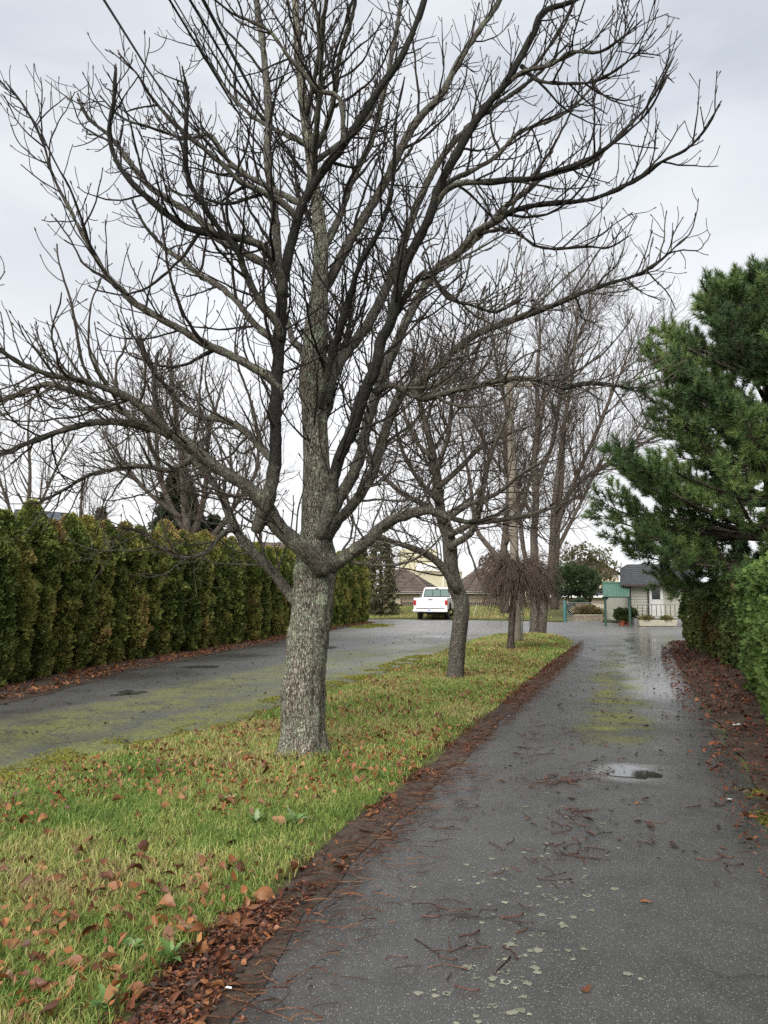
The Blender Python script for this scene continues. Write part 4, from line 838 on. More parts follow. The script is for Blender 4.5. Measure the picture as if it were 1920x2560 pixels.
# ------------------------------------------------------------------ conifers and shrubs farther off
def conifer(label, base, H, W, seed, n=9000, pal=None, size=0.22, droop=0.25, power=0.8, layers=12):
    R = np.random.default_rng(seed); root = empty('conifer_tree', base); tag(root, label, 'tree', 'conifers beyond the hedge')
    pal = pal or [(0.012, 0.022, 0.012), (0.022, 0.040, 0.018), (0.038, 0.058, 0.026)]
    z = R.random(n) ** 1.15; a = R.random(n) * 6.283; lay = 0.5 + 0.5 * np.sin(z * layers * 6.283 + 2.2 * np.sin(a * 2)); br = fbm(np.c_[np.cos(a) * 3, np.sin(a) * 3, z * 9], 1.3, 2)
    r = W * (1 - z) ** power * (0.45 + 0.35 * lay + 0.6 * (br - 0.4)) * (0.55 + 0.45 * R.random(n) ** 0.5) + 0.05
    Pt = np.c_[np.cos(a) * r, np.sin(a) * r, z * H - droop * r]; Pt[:, 2] = np.maximum(Pt[:, 2], 0.05); Nn = np.c_[np.cos(a), np.sin(a), np.full(n, -droop)]
    V, F, Cc = sprays(Pt, Nn, size, pal_mix(pal, 0.5 + (fbm(Pt, 0.9, 2) - 0.5) * 1.6 + R.normal(0, 0.15, n)), seed, 3, 0.05, 0.6, 0.16)
    tag(link('crown', np_mesh('crown', V, F, Cc), root, MATS['needle']))
    tv, tf = tubes([(np.array([(0, 0, -0.1), (0, 0, H * 0.5), (0, 0, H * 0.97)]), np.array([0.03 * H, 0.02 * H, 0.01]))], 8, True); link('trunk', np_mesh('trunk', tv, tf, smooth=True), root, MATS['bark_far'])
    return root
def ground_at(u, Y): x, y, z = P(u, 1500, Y); return (x, Y, float(zrise(x, Y)) if Y > 44 else 0.0)
conifer('dark spruce behind the middle of the hedge under bare limbs', ground_at(440, 36), 7.6, 3.6, 1, 12000, [(0.02, 0.034, 0.02), (0.036, 0.058, 0.028), (0.055, 0.082, 0.038)], droop=0.35)
conifer('second dark spruce close behind the hedge, shorter and wider', ground_at(530, 40), 5.6, 2.6, 2, 8000, droop=0.35)
conifer('small hazy conifer above the hedge near its start', ground_at(245, 60), 8.4, 2.0, 3, 4000, size=0.3)
x, y, _ = G(958, 1512); conifer('drooping brown green cedar at the far end of the hedge', ground_at(952, 49), 5.4, 1.5, 4, 2400, [(0.04, 0.042, 0.02), (0.075, 0.075, 0.032), (0.12, 0.10, 0.05)], 0.24, 1.1, 0.32)
conifer('dark evergreen with trailing boughs beside the tiled house', ground_at(900, 55), 4.6, 1.6, 6, 2600, [(0.035, 0.038, 0.02), (0.06, 0.062, 0.03), (0.10, 0.085, 0.04)], 0.26, 1.0, 0.35)

def shrub(name, label, base, rx, H, n, pal, seed, size=0.10, cat='shrub', group=None, stems=6, z0=0.0):
    R = np.random.default_rng(seed); root = empty(name, base); tag(root, label, cat, group); u = R.normal(0, 1, (n, 3)); u /= np.linalg.norm(u, axis=1, keepdims=True)
    k = fbm(u * 1.3 + seed, 1.6, 2); r = (0.55 + 0.9 * (k - 0.2)) * R.random(n) ** 0.28
    Pt = np.c_[u[:, 0] * rx * r, u[:, 1] * rx * r, z0 + (H - z0) * (0.5 + 0.5 * u[:, 2] * r)]; Pt[:, 2] = np.maximum(Pt[:, 2], 0.02)
    V, F, Cc = sprays(Pt, u, size, pal_mix(pal, 0.5 + (k - 0.5) * 1.2 + R.normal(0, 0.18, n)), seed, 3, 0.3, 0.9, 0.28)
    link('foliage', np_mesh('foliage', V, F, Cc), root, MATS['shrub_leaf'])
    br = [(np.array([(0, 0, 0), (u[i, 0] * rx * 0.3, u[i, 1] * rx * 0.3, H * 0.45), (u[i, 0] * rx * 0.6, u[i, 1] * rx * 0.6, H * 0.8)]), np.array([0.02, 0.015, 0.006]) * H) for i in range(stems)]
    for b in br: tv, tf = tubes([b], 5, True); link('stem', np_mesh('stem', tv, tf, smooth=True), root, MATS['bark_far'])
    return root
DKG = [(0.018, 0.035, 0.015), (0.035, 0.062, 0.022), (0.06, 0.09, 0.03)]; OLV = [(0.05, 0.05, 0.02), (0.09, 0.085, 0.032), (0.13, 0.11, 0.05)]; BRN = [(0.06, 0.04, 0.028), (0.10, 0.065, 0.045), (0.14, 0.10, 0.07)]
shrub('evergreen_tree', 'broad dark evergreen tree behind the wire fence and teal post', ground_at(1432, 47), 2.0, 3.4, 2300, DKG, 11, 0.15, 'tree', z0=1.1, stems=3)
shrub('bushy_tree', 'loose olive brown tree in front of the dark gable', ground_at(1465, 49), 2.4, 4.9, 2300, OLV, 12, 0.12, 'tree', z0=1.2, stems=8)
shrub('rust_shrub', 'brown leafless thicket behind the weeping tree', ground_at(1255, 54), 1.8, 4.4, 2500, BRN, 13, 0.14, 'shrub', z0=0.8, stems=8)
shrub('garden_shrub', 'grassy tan shrub in the garden behind the wire fence', ground_at(1470, 41.5), 0.9, 1.0, 2500, [(0.10, 0.09, 0.04), (0.20, 0.16, 0.08), (0.28, 0.22, 0.12)], 14, 0.10)
shrub('garden_shrub', 'low green shrub behind the gate under the metal roof', ground_at(1560, 43), 1.1, 0.9, 2500, [(0.05, 0.09, 0.025), (0.09, 0.14, 0.035), (0.14, 0.19, 0.05)], 15, 0.10)
shrub('garden_shrub', 'dark shrub tangle in the garden right of the teal post', ground_at(1448, 42.5), 0.8, 1.3, 2200, DKG, 16, 0.10)
shrub('brown_thicket', 'purplish brown thicket above the hedge beside the solar roof', ground_at(150, 62), 4.5, 8.3, 3500, [(0.075, 0.055, 0.045), (0.11, 0.08, 0.065), (0.15, 0.115, 0.09)], 17, 0.16, 'shrub', z0=1.5, stems=10)
shrub('brown_thicket', 'faint brown thicket behind the hedge right of the big trunk', ground_at(690, 60), 3.5, 5.4, 2500, [(0.085, 0.055, 0.045), (0.12, 0.08, 0.06), (0.16, 0.115, 0.085)], 18, 0.16, 'shrub', z0=1.0, stems=10)
# ------------------------------------------------------------------ buildings, truck, pole, fences
plain('white_paint', (0.72, 0.72, 0.71), 0.22, var=0.02, spec=0.6); plain('white_wood', (0.62, 0.62, 0.58), 0.6, var=0.08, bump=0.2); plain('trim_white', (0.70, 0.70, 0.68), 0.5, var=0.05)
plain('stucco', (0.48, 0.41, 0.30), 0.9, var=0.07, scale=2.5, bump=0.25); plain('stucco_green', (0.43, 0.40, 0.28), 0.9, var=0.06, scale=1.5, bump=0.2)
plain('siding', (0.42, 0.42, 0.34), 0.65, var=0.08, scale=3); plain('dark_trim', (0.05, 0.03, 0.025), 0.6); plain('black_rubber', (0.012, 0.012, 0.013), 0.75, var=0.3)
plain('chrome', (0.55, 0.55, 0.55), 0.22, 1.0, var=0.05); plain('steel', (0.35, 0.36, 0.37), 0.4, 0.9); plain('tail_red', (0.35, 0.012, 0.010), 0.2, var=0.15); plain('amber', (0.6, 0.16, 0.02), 0.25)
plain('underbody', (0.02, 0.019, 0.018), 0.8); plain('green_metal', (0.085, 0.175, 0.128), 0.4, var=0.10, scale=2); plain('green_wood', (0.03, 0.075, 0.055), 0.6); plain('teal', (0.05, 0.14, 0.14), 0.5)
plain('terracotta', (0.30, 0.085, 0.035), 0.7, var=0.15); plain('grey_wood', (0.20, 0.20, 0.195), 0.8, var=0.2, bump=0.4); plain('old_wood', (0.24, 0.20, 0.15), 0.85, var=0.3, bump=0.6); plain('cream_wood', (0.45, 0.42, 0.32), 0.7, var=0.12)
plain('fence_wood', (0.095, 0.065, 0.045), 0.85, var=0.3, bump=0.4); plain('pole_wood', (0.175, 0.15, 0.115), 0.85, var=0.22, scale=1.6, bump=0.6); plain('wire_black', (0.010, 0.010, 0.011), 0.6); plain('plate_white', (0.62, 0.64, 0.72), 0.4); plain('plate_blue', (0.10, 0.12, 0.38), 0.4)
plain('lettering', (0.42, 0.43, 0.44), 0.4); plain('shingle_blue', (0.055, 0.065, 0.085), 0.75, var=0.25, scale=4, bump=0.3)
t = NT('shingle'); p = t.pos(obj=True); c = t.ramp(t.noise(p, 7, 5, 0.7), [(0.3, (0.030, 0.031, 0.034)), (0.7, (0.085, 0.087, 0.092))]); t.bsdf(c, 0.8, t.bump(t.noise(p, 30, 4), 0.6, 0.02))
t = NT('roof_tile'); p = t.pos(obj=True); vv = t.voro(t.pos((3.2, 3.2, 9.0), True), 1.0); c = t.ramp(t.dot(vv.outputs['Color'], (0.6, 0.4, 0)), [(0.1, (0.055, 0.040, 0.032)), (0.45, (0.095, 0.068, 0.054)), (0.8, (0.135, 0.10, 0.082)), (1.0, (0.10, 0.088, 0.075))])
c = t.mix(t.ramp(t.noise(p, 1.2, 5), [(0.45, 0.0), (0.75, 0.6)]), c, (0.11, 0.10, 0.075)); t.bsdf(c, 0.8, t.bump(t.noise(p, 20, 4), 0.5, 0.02))
t = NT('glass'); gl = t.bsdf((0.16, 0.22, 0.21), 0.05, spec=0.8); t = NT('dark_glass'); t.bsdf((0.014, 0.018, 0.02), 0.06, spec=0.8)

def courses(name, a, b, c, d, n, mat, parent, lift=0.07):
    """roof plane a-b (eave) d-c (ridge) laid in n overlapping courses, one stepped surface"""
    a, b, c, d = (np.array(q, float) for q in (a, b, c, d)); nrm = np.cross(b - a, d - a); nrm /= np.linalg.norm(nrm); nrm = nrm if nrm[2] > 0 else -nrm; V = []; F = []
    for i in range(n):
        for k, li in ((i / n, lift), ((i + 1) / n, 0.006)):
            V += [tuple(a + (d - a) * k + nrm * li), tuple(b + (c - b) * k + nrm * li)]
    for i in range(2 * n - 1): F.append((2 * i, 2 * i + 1, 2 * i + 3, 2 * i + 2))
    m0 = len(V); V += [tuple(a - nrm * 0.05), tuple(b - nrm * 0.05), tuple(c - nrm * 0.05), tuple(d - nrm * 0.05)]; F += [(m0, m0 + 3, m0 + 2, m0 + 1), (0, m0, m0 + 1, 1)]
    me = bpy.data.meshes.new(name); me.from_pydata(V, [], F); me.update(); return link(name, me, parent, mat)
def X(u, Y): return (u - 960) / (CP - (1280 - 1480) / FPX * SP) / FPX * Y * 1.0
def Zv(v, Y): return P(960, v, Y)[2]

# --- tiled house with a tall rendered block behind
HY = 66.0; house = empty('tiled_house', (X(1060, HY), HY, -0.9)); tag(house, 'beige bungalow with brown tiled hip roofs and a tall block behind the truck', 'house')
def local(root, *q): return tuple(q[i] - root.location[i] for i in range(3))
def hb(root, name, x0, x1, y0, y1, z0, z1, mat, bevel=0.0):
    l = root.location; m = MB().box(x0 - l[0], x1 - l[0], y0 - l[1], y1 - l[1], z0 - l[2], z1 - l[2]); return m.build(name, MATS[mat], root, bevel)
ze = Zv(1481, HY)
xa, xb = X(950, HY), X(1120, HY); hb(house, 'wall', xa + 0.4, X(1300, HY), HY + 0.7, HY + 9, -0.9, ze + 0.1, 'stucco')
hb(house, 'fascia', xa - 0.2, X(1092, HY), HY - 0.06, HY + 0.06, ze - 0.09, ze + 0.09, 'trim_white'); hb(house, 'fascia', X(1150, HY), X(1330, HY), HY - 0.06, HY + 0.06, ze - 0.09, ze + 0.09, 'trim_white')
zr = Zv(1421, HY + 5); l = house.location
def rp(u, v, Y): x, y, z = P(u, v, Y); return (x - l[0], y - l[1], z - l[2])
A = rp(948, 1481, HY - 0.1); B = rp(1078, 1481, HY - 0.1); Cc_ = rp(1016, 1423, HY + 5); D = rp(965, 1423, HY + 5); B2_ = rp(1125, 1478, HY + 6)
courses('roof', A, B, Cc_, D, 16, MATS['roof_tile'], house); courses('roof', B, rp(1112, 1480, HY + 7), Cc_, Cc_, 14, MATS['roof_tile'], house)
m = MB().tube([B, Cc_], 0.12, 6); m.build('ridge_cap', MATS['roof_tile'], house)
A = rp(1140, 1481, HY - 0.1); B = rp(1262, 1481, HY - 0.1); Cr = rp(1206, 1424, HY + 5); Dr = rp(1190, 1424, HY + 5)
courses('roof', A, B, Cr, Dr, 16, MATS['roof_tile'], house); courses('roof', B, rp(1300, 1480, HY + 8), Cr, Cr, 14, MATS['roof_tile'], house); courses('roof', rp(1110, 1480, HY + 8), A, Dr, Dr, 14, MATS['roof_tile'], house)
m = MB().tube([A, Dr, Cr, B], 0.12, 6); m.build('ridge_cap', MATS['roof_tile'], house)
hb(house, 'garage_door', X(1160, HY), X(1208, HY), HY + 0.62, HY + 0.72, -0.9, ze - 0.35, 'stucco_green')
YB = HY + 8
hb(house, 'tower_block', X(1010, YB), X(1142, YB), YB + 0.1, YB + 9, -0.9, Zv(1428, YB), 'stucco_green'); hb(house, 'tower_block', X(1000, YB + 3), X(1092, YB + 3), YB + 3, YB + 8, -0.9, Zv(1373, YB + 3), 'stucco_green')
hb(house, 'parapet', X(1040, YB), X(1148, YB), YB - 0.25, YB + 0.08, Zv(1426, YB), Zv(1409, YB), 'trim_white'); hb(house, 'parapet', X(1148, YB), X(1168, YB), YB + 0.6, YB + 0.9, Zv(1430, YB), Zv(1418, YB), 'trim_white')
hb(house, 'wall', X(1143, YB), X(1158, YB), YB + 0.7, YB + 7, -0.9, Zv(1430, YB), 'stucco_green'); hb(house, 'window', X(1147, YB), X(1152, YB), YB + 0.62, YB + 0.70, Zv(1445, YB), Zv(1437, YB), 'dark_glass')
hb(house, 'downpipe', X(1108, YB), X(1110, YB), YB - 0.02, YB + 0.1, Zv(1480, YB), Zv(1428, YB), 'trim_white')

# --- long low cream house behind the garden, dark gable behind it
LY = 64.0; low = empty('low_house', (X(1480, LY), LY, -0.9)); tag(low, 'long cream house wall with white window behind the garden fence', 'house')
zt = Zv(1489, LY); hb(low, 'wall', X(1330, LY), X(1610, LY), LY, LY + 7, -0.9, zt, 'stucco'); l = low.location
courses('roof', rp(1320, 1489, LY - 0.6), rp(1620, 1489, LY - 0.6), rp(1610, 1470, LY + 4), rp(1330, 1470, LY + 4), 6, MATS['shingle'], low); hb(low, 'fascia', X(1322, LY), X(1618, LY), LY - 0.62, LY - 0.5, zt - 0.16, zt + 0.02, 'trim_white')
hb(low, 'window', X(1542, LY), X(1560, LY), LY - 0.05, LY + 0.02, Zv(1513, LY), Zv(1494, LY), 'glass')
for a in (1540.5, 1551, 1560): hb(low, 'window_frame', X(a, LY), X(a + 1.5, LY), LY - 0.08, LY - 0.02, Zv(1514, LY), Zv(1493, LY), 'trim_white')
GY = 78.0; gab = empty('gable_house', (X(1486, GY), GY, -0.9)); tag(gab, 'house with a dark brown gable roof behind the bare trees', 'house'); l = gab.location
hb(gab, 'wall', X(1420, GY), X(1548, GY), GY, GY + 8, -0.9, Zv(1440, GY), 'stucco')
plain('roof_brown', (0.075, 0.055, 0.042), 0.85, var=0.25, scale=3); plain('gable_brown', (0.10, 0.075, 0.058), 0.85, var=0.2, scale=3)
ap = rp(1484, 1398, GY - 0.2); le = rp(1405, 1446, GY - 0.2); ri = rp(1556, 1438, GY - 0.2); k9 = np.array([0, 9, 0])
MB().add([le, ri, ap, tuple(np.array(le) + k9), tuple(np.array(ri) + k9), tuple(np.array(ap) + k9)], [(0, 1, 2), (5, 4, 3), (0, 2, 5, 3), (1, 4, 5, 2), (0, 3, 4, 1)]).build('gable', MATS['gable_brown'], gab)
f_ = lambda q, dx, dz, dy=0: (q[0] + dx, q[1] - 0.25 + dy, q[2] + dz)
for a, b in ((le, ap), (ap, ri)):
    courses('roof', f_(a if a is le else b, 0, 0.05), f_(a if a is le else b, 0, 0.05, 9.5), f_(ap, 0, 0.05, 9.5), f_(ap, 0, 0.05), 10, MATS['roof_brown'], gab, 0.06)

# --- roof with a solar panel beyond the hedge
SY = 46.0; sol = empty('solar_house', (X(110, SY), SY, 0)); tag(sol, 'grey roofed house with a dark solar panel just above the hedge', 'house'); l = sol.location
hb(sol, 'wall', X(20, SY), X(210, SY), SY + 0.5, SY + 8, 0, Zv(1330, SY), 'stucco'); A = rp(10, 1332, SY); B = rp(215, 1335, SY); c2 = rp(175, 1282, SY + 3.5); d2 = rp(40, 1272, SY + 3.5)
courses('roof', A, B, c2, d2, 12, MATS['shingle'], sol)
A, B, c2, d2 = (np.array(q) for q in (A, B, c2, d2)); nrm = np.cross(B - A, d2 - A); nrm /= np.linalg.norm(nrm)
for k in range(3):
    q = lambda s, t_: A + (B - A) * s + ((d2 + (c2 - d2) * s) - (A + (B - A) * s)) * t_
    s0_, s1_ = 0.30 + 0.17 * k, 0.455 + 0.17 * k; pts = [q(s0_, 0.35), q(s1_, 0.35), q(s1_, 0.93), q(s0_, 0.93)]
    MB().add([tuple(p + nrm * 0.10) for p in pts] + [tuple(p + nrm * 0.05) for p in pts], [(0, 1, 2, 3), (7, 6, 5, 4), (0, 4, 5, 1), (1, 5, 6, 2), (2, 6, 7, 3), (3, 7, 4, 0)]).build('solar_panel', MATS['shingle_blue'], sol)
MB().tube([tuple(d2), tuple(c2)], 0.1, 6).build('ridge_cap', MATS['trim_white'], sol)
HB = 52.0; bh = empty('hedge_house', (X(560, HB), HB, 0)); tag(bh, 'low brown roof barely showing above the middle of the hedge', 'house'); l = bh.location
hb(bh, 'wall', X(340, HB), X(760, HB), HB + 0.5, HB + 8, 0, Zv(1400, HB), 'stucco'); courses('roof', rp(320, 1402, HB), rp(780, 1402, HB), rp(730, 1358, HB + 4), rp(380, 1345, HB + 4), 10, MATS['roof_tile'], bh)

# --- garden shed at the end of the drive
DY = 36.8; shed = empty('garden_shed', (X(1577, DY), DY, 0)); tag(shed, 'sage clapboard shed with black shingle roof and white door by the drive end', 'shed'); l = shed.location
x0, x1 = X(1577, DY), X(1740, DY); zE = Zv(1461, DY)
hb(shed, 'wall', x0 + 0.03, x1, DY + 0.05, DY + 4.2, 0.15, zE, 'siding')
nz_ = 11
for k in range(nz_):
    za, zb = 0.42 + (zE - 0.42) * k / nz_, 0.42 + (zE - 0.42) * (k + 1) / nz_
    MB().add([(x0 - l[0], 0.0, za), (X(1618, DY) - l[0], 0.0, za), (X(1618, DY) - l[0], 0.035, zb), (x0 - l[0], 0.035, zb), (x0 - l[0], 0.05, za), (X(1618, DY) - l[0], 0.05, za), (X(1618, DY) - l[0], 0.05, zb), (x0 - l[0], 0.05, zb)], [(0, 1, 2, 3), (0, 4, 5, 1), (3, 2, 6, 7), (0, 3, 7, 4), (1, 5, 6, 2)]).build('plank', MATS['siding'], shed)
hb(shed, 'corner_post', x0 - 0.10, x0, DY - 0.03, DY + 0.12, 0, zE, 'dark_trim'); hb(shed, 'corner_post', X(1618, DY), X(1621, DY), DY - 0.04, DY + 0.05, 0.3, zE, 'dark_trim')
hb(shed, 'deck', x0 - 0.15, x1, DY - 0.85, DY + 0.04, 0.0, 0.36, 'grey_wood')
door = hb(shed, 'door', X(1622, DY), X(1657, DY), DY - 0.03, DY + 0.045, 0.37, zE - 0.06, 'white_wood'); 
def sub(par, name, x0_, x1_, y0_, y1_, z0_, z1_, mat): return hb(shed, name, x0_, x1_, y0_, y1_, z0_, z1_, mat)
pane = sub(door, 'pane', X(1628, DY), X(1649, DY), DY - 0.05, DY - 0.028, Zv(1498, DY), Zv(1473, DY), 'dark_glass'); pane.parent = door
for a, b, c_, d_ in ((1622.5, 1628, 1499, 1472), (1649, 1656, 1499, 1472)): fr = sub(door, 'frame', X(a, DY), X(b, DY), DY - 0.06, DY - 0.03, Zv(c_, DY), Zv(d_, DY), 'trim_white'); fr.parent = door
hnd = sub(door, 'handle', X(1625, DY), X(1626, DY), DY - 0.1, DY - 0.03, 1.0, 1.05, 'steel'); hnd.parent = door
courses('roof', rp(1551, 1463, DY - 0.5), rp(1752, 1463, DY - 0.5), rp(1735, 1409, DY + 2.0), rp(1569, 1411, DY + 2.0), 11, MATS['shingle'], shed, 0.03); courses('roof', rp(1551, 1421, DY + 1.3), rp(1551, 1463, DY - 0.5), rp(1569, 1411, DY + 2.0), rp(1569, 1411, DY + 2.0), 5, MATS['shingle'], shed, 0.03)
hb(shed, 'gutter', X(1551, DY), x1 + 0.4, DY - 0.58, DY - 0.46, zE - 0.10, zE + 0.0, 'dark_trim')
# railing of its deck
rail = empty('deck_railing', (x0, DY - 0.8, 0.36)); tag(rail, 'thin grey railing with dark balusters before the white door', 'railing')
for nm, za, zb in (('top_rail', 0.62, 0.66), ('bottom_rail', 0.08, 0.12)): MB().box(-0.05, 3.0, -0.03, 0.03, za, zb).build(nm, MATS['grey_wood'], rail)
for k in range(13): MB().box(0.02 + k * 0.22, 0.045 + k * 0.22, -0.012, 0.012, 0.12, 0.62).build('baluster', MATS['dark_trim'], rail)
pb = empty('planter_box', (X(1594, 35.6), 35.6, 0)); tag(pb, 'long cream planter box in front of the deck', 'planter')
m = MB(); m.add([(0.06, 0, 0.03), (1.75, 0, 0.03), (1.75, 0.4, 0.03), (0.06, 0.4, 0.03), (0, -0.03, 0.30), (1.8, -0.03, 0.30), (1.8, 0.43, 0.30), (0, 0.43, 0.30)], [(0, 3, 2, 1), (0, 1, 5, 4), (1, 2, 6, 5), (2, 3, 7, 6), (3, 0, 4, 7)]).build('box', MATS['cream_wood'], pb); MB().box(0.03, 1.76, 0.0, 0.40, 0.22, 0.26).build('soil', MATS['soil'], pb)
shrub('potted_plant', 'pale tuft of grass in the cream planter', (pb.location[0] + 0.4, 35.8, 0.24), 0.32, 0.26, 350, [(0.14, 0.14, 0.05), (0.22, 0.20, 0.08), (0.28, 0.24, 0.12)], 31, 0.08, 'plant', stems=3)
shrub('potted_plant', 'second straw tuft in the cream planter nearer the hedge', (pb.location[0] + 1.35, 35.8, 0.24), 0.30, 0.24, 350, [(0.14, 0.14, 0.05), (0.22, 0.20, 0.08), (0.28, 0.24, 0.12)], 32, 0.08, 'plant', stems=3)
for i, (u, lab, pl) in enumerate(((1555, 'terracotta pot left of the pair by the shed corner', 'bushy green plant in the pot farther from the shed'), (1574, 'terracotta pot closest to the shed corner', 'bushy green plant in the pot against the shed'))):
    bx, by, _ = G(u, 1564); pot = empty('flower_pot', (bx, by, 0)); tag(pot, lab, 'flower pot', 'terracotta pots by the shed'); n = 16
    pr = [(0.13, 0.0), (0.17, 0.20), (0.185, 0.20), (0.185, 0.26), (0.165, 0.26), (0.155, 0.21)]; V = [(r * math.cos(2 * math.pi * k / n), r * math.sin(2 * math.pi * k / n), z) for r, z in pr for k in range(n)]
    F = [(j * n + k, j * n + (k + 1) % n, (j + 1) * n + (k + 1) % n, (j + 1) * n + k) for j in range(5) for k in range(n)] + [tuple(range(n))[::-1]]; MB().add(V, F).build('pot', MATS['terracotta'], pot, smooth=False); MB().tube([(0, 0, 0.19), (0, 0, 0.215)], 0.155, 16).build('soil', MATS['soil'], pot)
    shrub('potted_plant', pl, (bx, by, 0.2), 0.42, 0.66, 900, [(0.03, 0.06, 0.02), (0.06, 0.10, 0.03), (0.12, 0.13, 0.05)], 33 + i, 0.09, 'plant', stems=4)

# --- green metal lean-to roof on posts
AY = 35.9; aw = empty('metal_canopy', (X(1508, AY), AY, 0)); tag(aw, 'small green corrugated metal roof on green posts beside the shed', 'canopy'); l = aw.location
a, b, c_, d_ = (np.array(rp(u, v, Y)) for u, v, Y in ((1508, 1491, AY - 0.3), (1574, 1491, AY - 0.3), (1573, 1459, AY + 1.0), (1506, 1458, AY + 1.0)))
nr = 12; V = []; F = []
for k in range(nr * 3 + 1):
    q = k / (nr * 3); up_ = 0.03 if k % 3 == 0 else 0.0
    lo, hi = a + (b - a) * q, d_ + (c_ - d_) * q; V += [tuple(lo + np.array([0, 0, up_])), tuple(hi + np.array([0, 0, up_])), tuple(lo - np.array([0, 0, 0.02])), tuple(hi - np.array([0, 0, 0.02]))]
for k in range(nr * 3): i = 4 * k; F += [(i, i + 4, i + 5, i + 1), (i + 2, i + 3, i + 7, i + 6), (i, i + 2, i + 6, i + 4), (i + 1, i + 5, i + 7, i + 3)]
MB().add(V, F).build('roof', MATS['green_metal'], aw); MB().tube([tuple(d_ + np.array([0, 0, 0.03])), tuple(c_ + np.array([0, 0, 0.03]))], 0.05, 6).build('ridge_cap', MATS['green_metal'], aw)
for u in (1511, 1571):
    xx = X(u, AY) - l[0]; MB().box(xx - 0.045, xx + 0.045, -0.12, -0.03, 0, Zv(1491, AY) - 0.05).build('post', MATS['green_wood'], aw)
MB().box(a[0] + 0.02, b[0] - 0.02, -0.16, -0.04, Zv(1494, AY), Zv(1491, AY) - 0.015).build('beam', MATS['green_wood'], aw); MB().tube([(X(1511, AY) - l[0], -0.06, Zv(1502, AY)), (X(1518, AY) - l[0], -0.06, Zv(1493, AY))], 0.04, 4).build('brace', MATS['green_wood'], aw)

# --- wire fence, gate post, raised bed
FY = 41.5; wf = empty('wire_fence', (X(1411, FY), FY, 0)); tag(wf, 'low chain link fence with steel posts and a teal end post', 'fence'); l = wf.location; zt = Zv(1507, FY); wdt = X(1570, FY) - l[0]
MB().tube([(0, 0, 0), (0, 0, zt + 0.12)], 0.10, 8).build('end_post', MATS['teal'], wf)
for u in (1530, 1533.5, 1570): MB().tube([(X(u, FY) - l[0], 0, 0), (X(u, FY) - l[0], 0, zt + 0.06)], 0.028, 6).build('post', MATS['steel'], wf)
for za in (zt, 0.28): MB().tube([(0.1, 0, za), (wdt, 0, za)], 0.022, 6).build('rail', MATS['steel'], wf)
br = []; st = 0.11
for k in range(int((wdt + zt) / st)):
    for sg in (0, 1):
        p0, p1 = k * st - zt, k * st
        q0, q1 = max(p0, 0.05), min(p1, wdt)
        if q1 <= q0: continue
        z0_, z1_ = (q0 - p0), (q1 - p0)
        if sg: z0_, z1_ = zt - z0_, zt - z1_
        br.append((np.array([(q0, 0.0, z0_), (q1, 0.0, z1_)]), np.array([0.0022, 0.0022])))
V, F = tubes(br, 3); tag(link('wire_mesh', np_mesh('wire_mesh', V, F), wf, MATS['steel']), kind='stuff')
bed = empty('raised_bed', (X(1436, 40.6), 40.6, 0)); tag(bed, 'weathered wooden raised bed with pale rim in front of the wire fence', 'raised bed')
for k in range(3): MB().box(0, 1.45, 0, 0.05, 0.02 + k * 0.115, 0.125 + k * 0.115).build('plank', MATS['old_wood'], bed)
MB().box(0, 0.05, 0.05, 0.7, 0.02, 0.36).build('side_board', MATS['old_wood'], bed); MB().box(1.40, 1.45, 0.05, 0.7, 0.02, 0.36).build('side_board', MATS['old_wood'], bed); MB().box(-0.03, 1.48, -0.03, 0.10, 0.362, 0.40).build('rim', MATS['cream_wood'], bed); MB().box(0.05, 1.40, 0.05, 0.7, 0.02, 0.30).build('soil', MATS['soil'], bed)
kb = MB().box(X(1418, 39.6), X(1500, 39.6), 39.55, 39.75, 0.0, 0.10).build('kerb', MATS['grey_wood']); tag(kb, kind='structure')

# --- lattice-topped fence behind the far lawn
NF = 58.5
for (u0, u1, lab) in ((1003, 1098, 'brown lattice topped fence just behind the truck cab'), (1160, 1262, 'brown lattice fence in front of the hip roof right of the kinked tree'), (1300, 1410, 'brown lattice fence glimpsed behind the twin trunks'), (930, 985, 'dark lattice fence bay at the end of the hedge')):
    x0_, x1_ = X(u0, NF), X(u1, NF); fr = empty('lattice_fence', (x0_, NF, -0.9)); tag(fr, lab, 'fence', 'lattice fences behind the far lawn'); W_ = x1_ - x0_; zt = Zv(1496, NF) + 0.9; zm = Zv(1508, NF) + 0.9; n = max(2, int(W_ / 1.5) + 1)
    for k in range(n): xx = W_ * k / (n - 1); MB().box(xx - 0.06, xx + 0.06, -0.05, 0.07, 0, zt + 0.12).build('post', MATS['fence_wood'], fr)
    nb_ = int(W_ / 0.15)
    for k in range(nb_): MB().box(k * W_ / nb_ + 0.008, (k + 1) * W_ / nb_ - 0.008, 0.0, 0.02, 0.05, zm).build('board', MATS['fence_wood'], fr)
    for za in (zm, zt): MB().box(0, W_, -0.03, 0.05, za, za + 0.06).build('rail', MATS['fence_wood'], fr)
    br = []; hh = zt - zm - 0.06; k = -hh
    while k < W_:
        for sg in (0, 1):
            a0, a1 = max(k, 0), min(k + hh, W_)
            if a1 > a0:
                zA, zB = a0 - k, a1 - k
                if sg: zA, zB = hh - zA, hh - zB
                br.append((np.array([(a0, 0.012 * sg, zm + 0.06 + zA), (a1, 0.012 * sg, zm + 0.06 + zB)]), np.array([0.013, 0.013])))
        k += 0.115
    V, F = tubes(br, 4); tag(link('lattice', np_mesh('lattice', V, F), fr, MATS['fence_wood']), kind='stuff')

